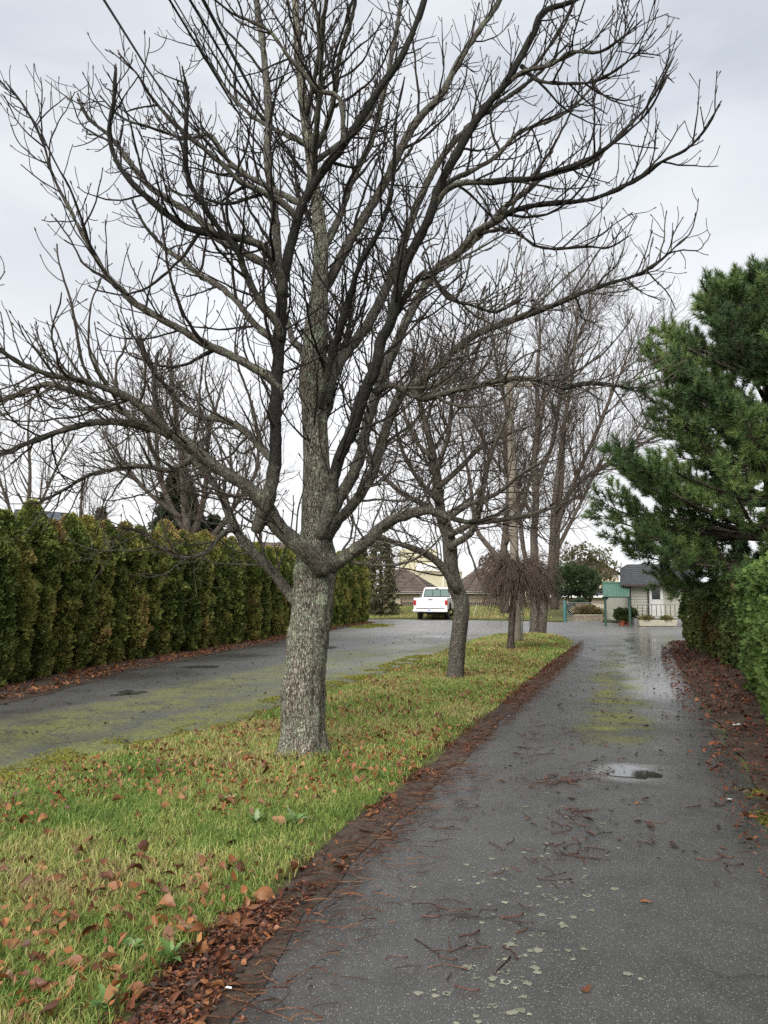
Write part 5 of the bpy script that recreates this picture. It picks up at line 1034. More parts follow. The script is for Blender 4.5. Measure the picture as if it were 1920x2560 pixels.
# --- utility pole and wires
PB = G(1293, 1608); pole = empty('utility_pole', (PB[0], PB[1], 0)); tag(pole, 'tall bare wooden utility pole rising behind the weeping tree', 'pole'); l = pole.location
pt = rp(1272, 925, PB[1] - 0.1); pts = np.array([np.array((0, 0, -0.1)) * (1 - q) + np.array(pt) * q for q in np.linspace(0, 1, 30)]); V, F = trunk_mesh(pts + np.array(l), np.linspace(0.15, 0.105, 30), 18, 0.0, 0.05); link('shaft', np_mesh('shaft', to_local(V, pole), F, smooth=True), pole, MATS['pole_wood'])
MB().tube([(0.165, -0.06, 0.0), (0.155, -0.06, 2.2)], 0.022, 6).build('cable_guard', MATS['steel'], pole)
top = np.array(pt)
MB().box(-0.9 + top[0], 0.9 + top[0], -0.16, -0.06, top[2] - 0.55, top[2] - 0.43).build('crossarm', MATS['pole_wood'], pole)
att = []
for k, dx in enumerate((-0.8, -0.35, 0.35, 0.8)):
    n = 10; pr = [(0.02, 0), (0.045, 0.03), (0.045, 0.06), (0.03, 0.07), (0.04, 0.11), (0.02, 0.14)]; V = [(top[0] + dx + r * math.cos(6.2832 * j / n), -0.11 + r * math.sin(6.2832 * j / n), top[2] - 0.43 + z) for r, z in pr for j in range(n)]
    MB().add(V, [(i * n + j, i * n + (j + 1) % n, (i + 1) * n + (j + 1) % n, (i + 1) * n + j) for i in range(5) for j in range(n)] + [tuple(range(5 * n, 6 * n))]).build('insulator', MATS['grey_wood'], pole); att.append((top[0] + dx + l[0], l[1] - 0.11, top[2] - 0.3))
att.append((top[0] + l[0], l[1] - 0.15, top[2] - 1.0))
for k, (q0, q1, rad, lab) in enumerate((((260, 0), (372, 178), 0.011, 'outermost thin overhead wire, farthest from the big tree'), ((424, 0), (600, 290), 0.010, 'second overhead wire from the left, above the upper limbs'), ((436, 0), (588, 258), 0.006, 'very thin overhead wire close beside the second wire'), ((475, 0), (612, 232), 0.012, 'fourth overhead wire, just left of the upright stems'), ((508, 0), (632, 232), 0.016, 'thickest overhead wire passing the upright stems'))):
    A_ = np.array(att[k]); b1 = np.array(P(q1[0], q1[1], 8.6)); b0 = np.array(P(q0[0], q0[1], 6.6)); e = (b0 - b1) / np.linalg.norm(b0 - b1); far_ = b0 + e * 9 + np.array([0, 0, 0.8])
    far_ = b0 + e * 7; t3 = np.linspace(0, 1, 24)[:, None]; ctl = b1 - e * 5.5; bz = (1 - t3) ** 2 * b1 + 2 * t3 * (1 - t3) * ctl + t3 ** 2 * A_
    c = np.vstack([far_[None], b0[None], bz]); wv, wf_ = tubes([(c, np.full(len(c), rad * 1.25))], 6, True)
    o = link('overhead_wire', np_mesh('overhead_wire', wv, wf_, smooth=True), None, MATS['wire_black']); tag(o, lab, 'wire', 'overhead wires from the pole')

# --- white pickup truck, seen from behind
tx, ty, _ = G(1096, 1549.5); TR = empty('pickup_truck', (tx - 0.45, ty, 0), math.radians(-13)); tag(TR, 'white single cab pickup truck parked with its tailgate towards the camera', 'truck')
def tb(name, m, mat, par=TR, bev=0.0, smooth=False): return m.build(name, MATS[mat], par, bev, smooth)
hw = 0.98                                            # local: x across, y forward from the tailgate, z up
side = [(0.0, 0.62), (0.0, 1.22), (2.2, 1.24), (2.2, 0.62)]
for s in (-1, 1):                                    # bed sides with wheel arch cut-outs
    prof = [(0.0, 0.60), (0.0, 1.25), (2.25, 1.27), (2.25, 0.60)]; ar = [(1.12 + 0.47 * math.cos(a), 0.60 + 0.40 * math.sin(a)) for a in np.linspace(0, math.pi, 9)]
    tb('bed_side', MB().prism(prof[::-1][:1] + ar + prof[:1] + prof[1:3], s * (hw - 0.07), s * hw, 'x'), 'white_paint', bev=0.01)
    tb('wheel_arch', MB().prism([(1.12 + 0.47 * math.cos(a), 0.60 + 0.40 * math.sin(a)) for a in np.linspace(0, math.pi, 9)] + [(1.12 + 0.43 * math.cos(a), 0.60 + 0.36 * math.sin(a)) for a in np.linspace(math.pi, 0, 9)], s * (hw - 0.25), s * (hw + 0.012), 'x'), 'black_rubber')
tb('bed_floor', MB().box(-hw + 0.08, hw - 0.08, 0.06, 2.22, 0.66, 0.72), 'white_paint'); tb('bed_front', MB().box(-hw + 0.08, hw - 0.08, 2.19, 2.25, 0.72, 1.27), 'white_paint')
tg = tb('tailgate', MB().box(-hw + 0.15, hw - 0.15, -0.03, 0.04, 0.66, 1.24), 'white_paint', bev=0.015)
tb('tailgate_ridge', MB().box(-hw + 0.15, hw - 0.15, -0.042, -0.028, 1.12, 1.135), 'trim_white', tg); tb('tailgate_ridge', MB().box(-hw + 0.15, hw - 0.15, -0.042, -0.028, 0.80, 0.815), 'trim_white', tg); tb('handle', MB().box(-0.12, 0.12, -0.05, -0.028, 1.15, 1.19), 'dark_trim', tg); tb('gap', MB().box(-hw + 0.16, hw - 0.16, -0.02, 0.0, 0.615, 0.655), 'dark_trim', tg)
for (x_, gl_) in ((0.42, 'F'), (0.54, '2'), (0.64, '5'), (0.74, '0')):       # faint badge lettering, modelled as thin strokes
    seg = {'F': ('l', 't', 'm'), '2': ('t', 'ur', 'm', 'll', 'b'), '5': ('t', 'ul', 'm', 'lr', 'b'), '0': ('t', 'b', 'ul', 'll', 'ur', 'lr')}[gl_]; mm = MB(); w__, h__, k__ = 0.07, 0.085, 0.010
    R_ = {'t': (0, w__, h__ - k__, h__), 'm': (0, w__ * 0.9, h__ / 2 - k__ / 2, h__ / 2 + k__ / 2), 'b': (0, w__, 0, k__), 'l': (0, k__, 0, h__), 'ul': (0, k__, h__ / 2, h__), 'll': (0, k__, 0, h__ / 2), 'ur': (w__ - k__, w__, h__ / 2, h__), 'lr': (w__ - k__, w__, 0, h__ / 2)}
    for i_, sgm in enumerate(seg): a0, a1, c0, c1 = R_[sgm]; mm.box(x_ - 0.06 + a0, x_ - 0.06 + a1, -0.036 - 0.0006 * i_, -0.029, 0.99 + c0, 0.99 + c1)
    tb('letter', mm, 'lettering', tg)
for s in (-1, 1):
    tb('rear_pillar', MB().box(min(s * (hw - 0.15), s * hw), max(s * (hw - 0.15), s * hw), -0.03, 0.10, 0.60, 1.25), 'white_paint', bev=0.012); a0 = s * (hw - 0.135); a1 = s * (hw + 0.006)
    tl = tb('tail_light', MB().box(min(a0, a1), max(a0, a1), -0.05, 0.06, 0.80, 1.12), 'tail_red', bev=0.008); tb('reverse_lens', MB().box(min(a0, a1) + 0.01, max(a0, a1) - 0.012, -0.054, -0.045, 0.795, 0.84), 'plate_white', tl)
bm_ = tb('rear_bumper', MB().prism([(-0.20, 0.44), (-0.22, 0.50), (-0.20, 0.585), (-0.02, 0.60), (-0.02, 0.44)], -hw - 0.02, hw + 0.02, 'x'), 'chrome', bev=0.012); tb('bumper_pad', MB().box(-hw, hw, -0.20, -0.03, 0.598, 0.612), 'trim_white', bm_)
lp = tb('license_plate', MB().box(-0.16, 0.16, -0.235, -0.222, 0.47, 0.62), 'plate_white'); tb('plate_mark', MB().box(-0.10, 0.02, -0.239, -0.234, 0.52, 0.57), 'plate_blue', lp)
cabp = [(-0.93, 0.62), (-0.95, 1.20), (-0.78, 1.82), (-0.66, 1.88), (0.66, 1.88), (0.78, 1.82), (0.95, 1.20), (0.93, 0.62)]
V = []
for y_, sc2, zt_ in ((2.32, 1.0, 1.0), (2.38, 1.0, 1.0), (3.75, 1.0, 1.0)):
    V.append([(a, y_, z) for a, z in cabp])
cab = MB(); n = 8; vs = sum(V, []); cab.add(vs, [tuple(range(n))] + [tuple(range(2 * n, 3 * n))[::-1]] + [(j * n + k, j * n + (k + 1) % n, (j + 1) * n + (k + 1) % n, (j + 1) * n + k)[::-1] for j in range(2) for k in range(n)]); cb = tb('cab', cab, 'white_paint', bev=0.02)
rw = tb('rear_window', MB().add([(-0.80, 2.305, 1.31), (0.80, 2.305, 1.31), (0.70, 2.305, 1.74), (-0.70, 2.305, 1.74), (-0.80, 2.33, 1.31), (0.80, 2.33, 1.31), (0.70, 2.33, 1.74), (-0.70, 2.33, 1.74)], [(0, 1, 2, 3), (0, 4, 5, 1), (1, 5, 6, 2), (2, 6, 7, 3), (3, 7, 4, 0)]), 'glass')
for q in (((-0.80, 1.31), (0.80, 1.31)), ((-0.70, 1.74), (0.70, 1.74)), ((-0.80, 1.31), (-0.70, 1.74)), ((0.80, 1.31), (0.70, 1.74)), ((-0.24, 1.31), (-0.24, 1.74)), ((0.24, 1.31), (0.24, 1.74))): tb('seal', MB().tube([(q[0][0], 2.30, q[0][1]), (q[1][0], 2.30, q[1][1])], 0.018, 5), 'black_rubber', rw)
tb('brake_light', MB().box(-0.10, 0.10, 2.28, 2.325, 1.79, 1.83), 'dark_trim')
for s in (-1, 1):
    sw = MB().add([(s * 0.942, 2.55, 1.28), (s * 0.942, 3.55, 1.28), (s * 0.805, 3.35, 1.76), (s * 0.805, 2.60, 1.76), (s * 0.92, 2.55, 1.28), (s * 0.92, 3.55, 1.28), (s * 0.79, 3.35, 1.76), (s * 0.79, 2.60, 1.76)], [(0, 1, 2, 3), (7, 6, 5, 4), (0, 4, 5, 1), (1, 5, 6, 2), (2, 6, 7, 3), (3, 7, 4, 0)]); tb('side_window', sw, 'dark_glass')
    a0, a1 = sorted((s * 0.98, s * 1.24)); mi = tb('mirror', MB().box(a0, a1, 3.45, 3.55, 1.22, 1.44), 'black_rubber', bev=0.02); tb('mirror_glass', MB().box(a0 + 0.02, a1 - 0.02, 3.44, 3.452, 1.24, 1.42), 'chrome', mi)
hood = [(3.74, 0.62), (3.74, 1.22), (4.3, 1.19), (5.2, 1.12), (5.28, 0.95), (5.28, 0.55)]; tb('hood', MB().prism(hood, -0.97, 0.97, 'x'), 'white_paint', bev=0.03); tb('windshield', MB().add([(-0.82, 3.90, 1.21), (0.82, 3.90, 1.21), (0.70, 3.755, 1.80), (-0.70, 3.755, 1.80), (-0.82, 3.76, 1.21), (0.82, 3.76, 1.21), (0.70, 3.752, 1.80), (-0.70, 3.752, 1.80)], [(0, 3, 2, 1), (0, 4, 7, 3), (1, 2, 6, 5), (0, 1, 5, 4)]), 'dark_glass'); tb('front_bumper', MB().box(-0.98, 0.98, 5.28, 5.42, 0.45, 0.65), 'chrome', bev=0.02)
tb('underbody', MB().box(-0.55, 0.55, 0.1, 5.1, 0.42, 0.62), 'underbody'); tb('axle', MB().tube([(-0.8, 1.12, 0.37), (0.8, 1.12, 0.37)], 0.06, 8), 'underbody'); tb('spare_wheel', MB().tube([(0, 0.55, 0.30), (0, 0.55, 0.46)], 0.34, 18), 'black_rubber')
tb('sill', MB().box(-0.955, 0.955, 2.4, 3.7, 0.52, 0.62), 'chrome')
for s in (-1, 1):
    tb('side_trim', MB().box(min(s * hw, s * (hw + 0.012)), max(s * hw, s * (hw + 0.012)), 0.12, 0.66, 0.64, 0.67), 'dark_trim')
    for yy in (1.12, 4.45):
        wh = empty('wheel', (s * 0.80, yy, 0.37)); wh.parent = TR
        pr = [(0.20, -0.11), (0.33, -0.12), (0.365, -0.085), (0.37, 0.0), (0.365, 0.085), (0.33, 0.12), (0.20, 0.11)]; n = 28
        V = [(xx, r * math.cos(6.28318 * k / n), r * math.sin(6.28318 * k / n)) for r, xx in pr for k in range(n)]; F = [(j * n + k, j * n + (k + 1) % n, (j + 1) * n + (k + 1) % n, (j + 1) * n + k) for j in range(6) for k in range(n)] + [(6 * n + k, 6 * n + (k + 1) % n, (k + 1) % n, k) for k in range(n)]
        MB().add(V, F).build('tyre', MATS['black_rubber'], wh, smooth=True); mr = MB().tube([(-0.09, 0, 0), (0.09, 0, 0)], 0.205, 20); mr.tube([(0.088 * s, 0, 0), (0.125 * s, 0, 0)], 0.07, 12); mr.build('rim', MATS['chrome'], wh)
# thin leaning stake on the far lawn
a_, b_ = P(1183, 1541, 47.5), P(1192, 1511, 47.5); o = MB().tube([(a_[0], a_[1], a_[2] - 0.05), b_], 0.022, 6).build('garden_stake', MATS['cream_wood']); tag(o, 'thin pale stake leaning on the far lawn right of the truck', 'stake')
# ------------------------------------------------------------------ grass blades, litter, leaves, twigs
def blades(x, y, z, h, wd, col, lean=0.5, seed=1):
    R = np.random.default_rng(seed); n = len(x)
    az = R.random(n) * 2 * np.pi; ln = lean * (0.3 + R.random(n)); f = R.random(n) * 2 * np.pi
    dx, dy = np.cos(az), np.sin(az); wx, wy = np.cos(f) * wd / 2, np.sin(f) * wd / 2
    V = np.empty((n, 5, 3))
    V[:, 0] = np.stack([x - wx, y - wy, z], 1); V[:, 1] = np.stack([x + wx, y + wy, z], 1)
    mx, my, mz = x + dx * ln * h * 0.35, y + dy * ln * h * 0.35, z + h * 0.62
    V[:, 2] = np.stack([mx + wx * 0.8, my + wy * 0.8, mz], 1); V[:, 3] = np.stack([mx - wx * 0.8, my - wy * 0.8, mz], 1)
    V[:, 4] = np.stack([x + dx * ln * h, y + dy * ln * h, z + h * (1.0 - 0.25 * ln)], 1)
    b = np.arange(n) * 5
    return V.reshape(-1, 3), [np.stack([b, b + 1, b + 2, b + 3], 1), np.stack([b + 3, b + 2, b + 4], 1)], np.repeat(col, 5, axis=0)
def scatter(poly, density, box, seed):
    R = np.random.default_rng(seed); x0, x1, y0, y1 = box; n = int((x1 - x0) * (y1 - y0) * density)
    x = x0 + R.random(n) * (x1 - x0); y = y0 + R.random(n) * (y1 - y0); k = in_poly(x, y, poly); return x[k], y[k]
def in_view(x, y, z=0.0, m=60):
    Yc = y * CP + (z - CAMZ) * SP; Zc = -y * SP + (z - CAMZ) * CP; ok = Yc > 0.3; Yc = np.maximum(Yc, 0.3)
    u = 960 + x / Yc * FPX; v = 1280 - Zc / Yc * FPX
    return ok & (u > -m - 700 / Yc) & (u < 1920 + m + 300 / Yc) & (v < 2560 + m + 900 / Yc)
def grass_cols(x, y, seed, dry=0.0):
    R = np.random.default_rng(seed); n = len(x); p = np.c_[x, y, np.zeros(n)]
    pal = np.array([(0.13, 0.215, 0.045), (0.20, 0.29, 0.065), (0.285, 0.345, 0.085), (0.37, 0.385, 0.115), (0.45, 0.40, 0.165), (0.48, 0.38, 0.20), (0.22, 0.13, 0.06)])
    k = 0.335 + (fbm(p, 0.9, 3) - 0.5) * 1.2 + (fbm(p + 3, 5.0, 2) - 0.5) * 0.7 + R.normal(0, 0.24, n) + dry
    k = np.clip(k, 0, 0.999) * (len(pal) - 1); i = k.astype(int); f = (k - i)[:, None]
    return (pal[i] * (1 - f) + pal[i + 1] * f) * (0.8 + 0.4 * R.random((n, 1)))
Vs, Fs, Cs = [], [[], []], []; base = 0
for (y0, y1, dens, hh, ww) in ((1.6, 4.2, 9500, 0.062, 0.0046), (4.2, 6.2, 6000, 0.062, 0.0056), (6.2, 9.5, 3400, 0.062, 0.0075), (9.5, 15, 1700, 0.062, 0.0115), (15, 29, 750, 0.065, 0.019)):
    x, y = scatter(island, dens, (-7.5, 9, y0, y1), int(y0 * 10))
    k = in_view(x, y, 0.0, 650); x, y = x[k], y[k]
    n_ = len(x); p = np.c_[x, y, np.zeros(n_)]
    thin = fbm(p, 2.0, 2); ed = poly_dist(x, y, island + island[:1])
    k = (np.random.default_rng(5).random(n_) < np.clip(0.35 + 1.3 * thin, 0.3, 1)) & (np.random.default_rng(6).random(n_) < np.clip(ed / 0.16 + 0.25, 0, 1)); x, y, ed, thin = x[k], y[k], ed[k], thin[k]; n_ = len(x)
    h = hh * (0.40 + 0.95 * np.random.default_rng(8).random(n_) + 0.5 * (fbm(np.c_[x, y, np.ones(n_)], 2.6, 2) - 0.35))
    h *= np.where(np.hypot(x - TRUNK[0], y - TRUNK[1]) < 0.42, 1.5, 1.0)
    v, f, c = blades(x, y, isl_z(x, y) - 0.006, np.maximum(h, 0.02), ww * (0.7 + 0.6 * np.random.default_rng(9).random(n_)), grass_cols(x, y, 3), 0.75, int(y0 * 7))
    # long dry stalks and tall tufts stay in the same lawn
    Vs.append(v); Cs.append(c); Fs[0].append(f[0] + base); Fs[1].append(f[1] + base); base += len(v)
o = link('grass', np_mesh('grass', np.concatenate(Vs), [np.concatenate(Fs[0]), np.concatenate(Fs[1])], np.concatenate(Cs)), None, MATS['grass_blade'])
tag(o, 'green and straw grass of the lawn strip under the trees', 'grass', kind='stuff')
# far lawn
R = np.random.default_rng(4); n = 26000; x = -12 + 22 * R.random(n); y = 45.5 + 12 * R.random(n) ** 1.2
k = y > np.interp(x, [p[0] for p in fl], [p[1] for p in fl]) + 0.3; x, y = x[k], y[k]
v, f, c = blades(x, y, zrise(x, y) + 0.04, 0.05 + 0.10 * R.random(len(x)), np.full(len(x), 0.035), grass_cols(x * 0.5, y * 0.5, 9, 0.12), 0.8, 3)
tag(link('grass', np_mesh('grass', v, f, c), None, MATS['grass_blade']), 'yellowish grass of the far lawn behind the parked truck', 'grass', kind='stuff')

# moss: dense tiny shoots, thinning out at a ragged edge
for i, (cx, cy, rx, ry, rot, lab) in enumerate(MOSS):
    R = np.random.default_rng(40 + i); n = 13000; a = R.random(n) * 6.283; q = np.sqrt(R.random(n)) * 1.25; lx, ly = rx * q * np.cos(a), ry * q * np.sin(a)
    x = cx + lx * math.cos(rot) - ly * math.sin(rot); y = cy + lx * math.sin(rot) + ly * math.cos(rot); f = fbm(np.c_[x, y, np.zeros(n)], 3.2 if i != 1 else 0.9, 4)
    k = (1.15 - q + (f - 0.5) * 2.2) > R.random(n) * 0.6 + 0.25; x, y, f, q = x[k], y[k], f[k], q[k]; sz = 1.0 if i != 1 else 5.0
    col = pal_mix([(0.055, 0.060, 0.016), (0.13, 0.14, 0.024), (0.21, 0.215, 0.03), (0.29, 0.28, 0.045)], f * 1.4 - 0.2 + R.normal(0, 0.15, len(x)))
    v, f_, c = blades(x, y, np.full(len(x), 0.002) + (0.0 if i != 2 else 0.004), (0.006 + 0.010 * R.random(len(x))) * (1 if i != 1 else 3), np.full(len(x), 0.010 * sz), col, 1.0, 60 + i)
    tag(link('moss', np_mesh('moss', v, f_, c), None, MATS['grass_blade']), lab, 'moss', kind='stuff')

# moss along the road edge of the lawn strip
R = np.random.default_rng(71); n = 36000; il = np.array(isl_left[2:12]); sl_ = np.r_[0, np.cumsum(np.linalg.norm(np.diff(il, axis=0), axis=1))]; q = R.random(n) * sl_[-1]
d = R.random(n) ** 1.3 * 0.75 - 0.12; x = np.interp(q, sl_, il[:, 0]) - d * DN[0]; y = np.interp(q, sl_, il[:, 1]) - d * DN[1]; f = fbm(np.c_[x, y, np.zeros(n)], 2.4, 4)
k = (0.55 - d) * 1.2 + (f - 0.5) * 3.2 > R.random(n) * 0.8; x, y, f = x[k], y[k], f[k]; col = pal_mix([(0.055, 0.055, 0.018), (0.13, 0.13, 0.026), (0.21, 0.205, 0.032), (0.28, 0.265, 0.045)], f * 1.5 - 0.25 + R.normal(0, 0.15, len(x)))
v, f_, c = blades(x, y, np.full(len(x), 0.003), 0.008 + 0.012 * R.random(len(x)), 0.011 + 0.0011 * y, col, 1.0, 66)
tag(link('moss', np_mesh('moss', v, f_, c), None, MATS['grass_blade']), 'broad moss band where the lawn strip meets the hedge side road', 'moss', kind='stuff')

# leaf shapes
def leaf_mesh(seed, L=0.11, W=0.055, curl=0.6):
    R = random.Random(seed); nl, nw = 7, 5; V = []
    fold = R.uniform(-0.5, 0.9); bend = R.uniform(-0.8, 1.1) * curl; tw = R.uniform(-0.8, 0.8)
    for i in range(nl):
        s = i / (nl - 1); wdt = W * (0.10 + 1.0 * math.sin(math.pi * min(1, s ** 1.35 * 0.97)) ** 0.8) * (1 if i < nl - 1 else 0.35)
        for j in range(nw):
            q = (j / (nw - 1) - 0.5) * 2; x = q * wdt / 2 * (1 + 0.08 * R.uniform(-1, 1)); z = abs(q) ** 1.5 * fold * wdt * 0.5 + math.sin(s * math.pi) * bend * L * 0.35 + tw * q * s * wdt * 0.4 + R.uniform(-1, 1) * 0.0035
            V.append((x, (s - 0.5) * L, z))
    F = [(i * nw + j, i * nw + j + 1, (i + 1) * nw + j + 1, (i + 1) * nw + j) for i in range(nl - 1) for j in range(nw - 1)]
    m = min(v[2] for v in V); V = [(a, b, c - m) for a, b, c in V]
    me = bpy.data.meshes.new('fallen_leaf'); me.from_pydata(V, [], F); me.update(); me.polygons.foreach_set('use_smooth', [True] * len(F))
    me.materials.append(MATS['dead_leaf']); return me
LEAF = [leaf_mesh(i, rng.uniform(0.085, 0.14), rng.uniform(0.045, 0.07)) for i in range(10)]
def place_leaf(x, y, z, s, label, group, tilt=0.5):
    o = bpy.data.objects.new('fallen_leaf', rng.choice(LEAF)); C.objects.link(o); o.location = (x, y, z); o.scale = (s, s, s)
    o.rotation_euler = (rng.gauss(0, tilt), rng.gauss(0, tilt), rng.uniform(0, 6.28))
    return tag(o, label, 'leaf', group)
cand = []
k = 0
while len(cand) < 250:
    k += 1; x, y = rng.uniform(-5, 4), (1.9 + 8.5 * rng.random() ** 1.35 if len(cand) % 2 else rng.uniform(2.0, 4.6))
    if not in_poly(np.array([x]), np.array([y]), island)[0]: continue
    if not in_view(np.array([x]), np.array([y]), 0, -30)[0]: continue
    dens = vnoise(np.array([[x, y, 0.5]]), 0.8)[0]
    if rng.random() > 0.25 + 1.1 * dens * dens * 2: continue
    cand.append((x, y))
    z = float(isl_z(x, y)[0]) + 0.012 + 0.026 * rng.random()
    place_leaf(x, y, z + 0.006, rng.uniform(0.65, 1.0), 'brown curled fallen leaf lying in the grass of the lawn strip', 'brown leaves fallen on the lawn strip', 0.55)
n = 0
while n < 34:                                   # loose leaves along the litter border of the drive
    u, v = rng.choice(edge_in[6:]); a = rng.random(); i = rng.randrange(6, len(edge_in) - 1)
    p0, p1 = edge_in[i], edge_in[i + 1]; q0, q1 = edge_out[i], edge_out[i + 1]; b = rng.random() ** 1.8 * 0.9
    x = (p0[0] * (1 - a) + p1[0] * a) * (1 - b) + (q0[0] * (1 - a) + q1[0] * a) * b; y = (p0[1] * (1 - a) + p1[1] * a) * (1 - b) + (q0[1] * (1 - a) + q1[1] * a) * b
    place_leaf(x, y, 0.02 + 0.01 * rng.random(), rng.uniform(0.65, 1.05), 'rust brown leaf on the soil border between grass and drive', 'leaves on the soil border of the drive', 0.35); n += 1
for (u, v, lab) in ((1722, 1880, 'pale tan leaf lying alone on the drive past the puddle'), (1614, 2258, 'small dark red leaf on the drive asphalt'), (1467, 2478, 'dark red leaf scrap low on the near asphalt'), (1594, 2012, 'dark leaf scrap on the drive just below the puddle'), (1452, 1702, 'dark leaf on the far stretch of the drive')):
    x, y, _ = G(u, v); place_leaf(x, y, 0.006, 0.55 if 'tan' not in lab else 0.8, lab, 'leaves on the drive', 0.12)

# litter: masses of broken leaves
def litter(pts, size, cols, seed, zoff=0.012, tilt=0.5, tail=1.3):
    R = np.random.default_rng(seed); n = len(pts); L = size * (0.35 + 0.5 * R.random(n) + tail * R.random(n) ** 5); W = L * (0.35 + 0.35 * R.random(n))
    az = R.random(n) * 6.283; ax = np.stack([np.cos(az), np.sin(az), R.normal(0, tilt, n) * 0.6], 1); bx = np.stack([-np.sin(az), np.cos(az), R.normal(0, tilt, n)], 1)
    up = R.random(n) * 0.35; c = pts + np.c_[np.zeros((n, 2)), zoff * (0.4 + 1.6 * R.random(n))]
    V = np.empty((n, 6, 3)); nrm = np.array([0, 0, 1.0])
    V[:, 0] = c - ax * L[:, None] / 2; V[:, 1] = c + bx * W[:, None] / 2 - ax * L[:, None] * 0.05 + nrm * (W * up)[:, None]; V[:, 2] = c + ax * L[:, None] / 2
    V[:, 3] = c - bx * W[:, None] / 2 + nrm * (W * up)[:, None]; V[:, 4] = c - ax * L[:, None] * 0.3 + bx * W[:, None] * 0.36 + nrm * (W * up * 0.6)[:, None]; V[:, 5] = c + ax * L[:, None] * 0.32 - bx * W[:, None] * 0.36 + nrm * (W * up * 0.6)[:, None]
    V[:, :, 2] = np.maximum(V[:, :, 2], pts[:, None, 2] + 0.002)
    b = np.arange(n) * 6
    F = [np.stack([b, b + 3, b + 5, b + 2], 1), np.stack([b, b + 2, b + 1, b + 4], 1)]
    cc = np.asarray(cols)[R.integers(0, len(cols), n)] * (0.5 + 0.7 * R.random((n, 1)))
    return V.reshape(-1, 3), F, np.repeat(cc, 6, axis=0)
RUST = [(0.095, 0.028, 0.013), (0.15, 0.045, 0.018), (0.055, 0.022, 0.013), (0.21, 0.075, 0.028), (0.032, 0.018, 0.012), (0.085, 0.045, 0.028), (0.12, 0.04, 0.018), (0.24, 0.10, 0.042)]
def between(a, b, n, seed, lo=0.0, hi=1.0, power=1.0, lines=None):
    R = np.random.default_rng(seed)
    def rs(l, q):
        l = np.array([p[:2] for p in l], float); s = np.r_[0, np.cumsum(np.linalg.norm(np.diff(l, axis=0), axis=1))]; s /= s[-1]
        return np.stack([np.interp(q, s, l[:, 0]), np.interp(q, s, l[:, 1])], 1)
    q = R.random(n); k = (lo + (hi - lo) * R.random(n) ** power)[:, None]
    xy = rs(a, q) * (1 - k) + rs(b, q) * k; return xy
def make_litter(xy, size, seed, label, zoff=0.014, cols=RUST, z=0.006, dens=None):
    k = (fbm(np.c_[xy, np.zeros(len(xy))], 2.6, 3) - (0.0 if dens is None else dens)) * 4 + 0.35 > np.random.default_rng(seed).random(len(xy)); xy = xy[k]
    v, f, c = litter(np.c_[xy, np.full(len(xy), z)], size, cols, seed, zoff)
    return tag(link('leaf_litter', np_mesh('leaf_litter', v, f, c), None, MATS['litter']), label, 'leaf litter', kind='stuff')
xy = np.concatenate([between(edge_in, edge_out, 13000, 1, -0.10, 1.2, 1.3), between(edge_in, edge_out, 9000, 2, -0.25, 0.35, 1.0), between(edge_in[9:], edge_out[9:], 9000, 22, -0.15, 0.8, 1.2)])
make_litter(xy, 0.025, 1, 'rust brown leaf litter and twigs along the grass edge of the drive', 0.012, dens=0.48)
xy = between(re, re_out, 26000, 3, -0.15, 1.0, 0.9)
make_litter(xy, 0.052, 2, 'dark red brown leaf litter under the hedge beside the drive', 0.045, [(0.10, 0.030, 0.017), (0.15, 0.045, 0.021), (0.06, 0.024, 0.015), (0.20, 0.070, 0.031), (0.10, 0.050, 0.030)], z=0.02, dens=0.33)
xy = between(hf_in, hf_out, 20000, 4, 0.0, 0.6, 1.0)
make_litter(xy, 0.055, 3, 'orange brown leaf litter along the foot of the cedar hedge', 0.03, [(0.16, 0.05, 0.022), (0.23, 0.09, 0.035), (0.11, 0.04, 0.02), (0.28, 0.13, 0.055)], z=0.02, dens=0.40)
# scraps in the lawn (small, joined) and needles / crumbs on the asphalt
x, y = scatter(island, 240, (-6, 9, 1.8, 28), 77); k = (fbm(np.c_[x, y, np.zeros(len(x))], 1.1, 3) + np.where(y < 4.5, 0.06, 0.0) > 0.49 + 0.1 * (np.random.default_rng(13).random(len(x)) - 0.5)) & (np.random.default_rng(3).random(len(x)) < np.where(y > 9, 0.55, 1.0)); x, y = x[k], y[k]
v, f, c = litter(np.c_[x, y, isl_z(x, y) + 0.026], 0.056, [(0.20, 0.07, 0.024), (0.26, 0.10, 0.034), (0.13, 0.045, 0.02), (0.30, 0.145, 0.055)], 5, 0.020, 1.0, 0.3)
tag(link('leaf_litter', np_mesh('leaf_litter', v, f, c), None, MATS['litter']), 'small brown leaf scraps caught in the grass of the lawn strip', 'leaf litter', kind='stuff')

# fallen twigs on the drive, one by one
def twig_mesh(seed, L):
    R = random.Random(seed); p = np.zeros(3); d = R.uniform(-0.15, 0.15); pts = [p.copy()]; n = 6; kink = R.choice([2, 3, 4, 9])
    for i in range(n):
        d += R.gauss(0, 0.10) + (R.choice([-1, 1]) * R.uniform(0.4, 1.0) if i == kink else 0)
        p = p + np.array([math.cos(d), math.sin(d), R.uniform(-0.03, 0.05)]) * L / n; p[2] = max(p[2], 0.0); pts.append(p.copy())
    rr = np.array([0.0042, 0.003, 0.0027, 0.0032, 0.0026, 0.0030, 0.0042]) * (0.75 + 0.5 * R.random()); pts = np.array(pts); pts[:, 2] += rr.max()
    V, F = tubes([(pts, rr)], 5, True); me = np_mesh('fallen_twig', V, F, smooth=True); me.materials.append(MATS['twig_red']); return me
TW = [twig_mesh(i, l) for i, l in enumerate((0.06, 0.08, 0.10, 0.10, 0.12, 0.13, 0.15, 0.17, 0.20, 0.11, 0.09, 0.14))]
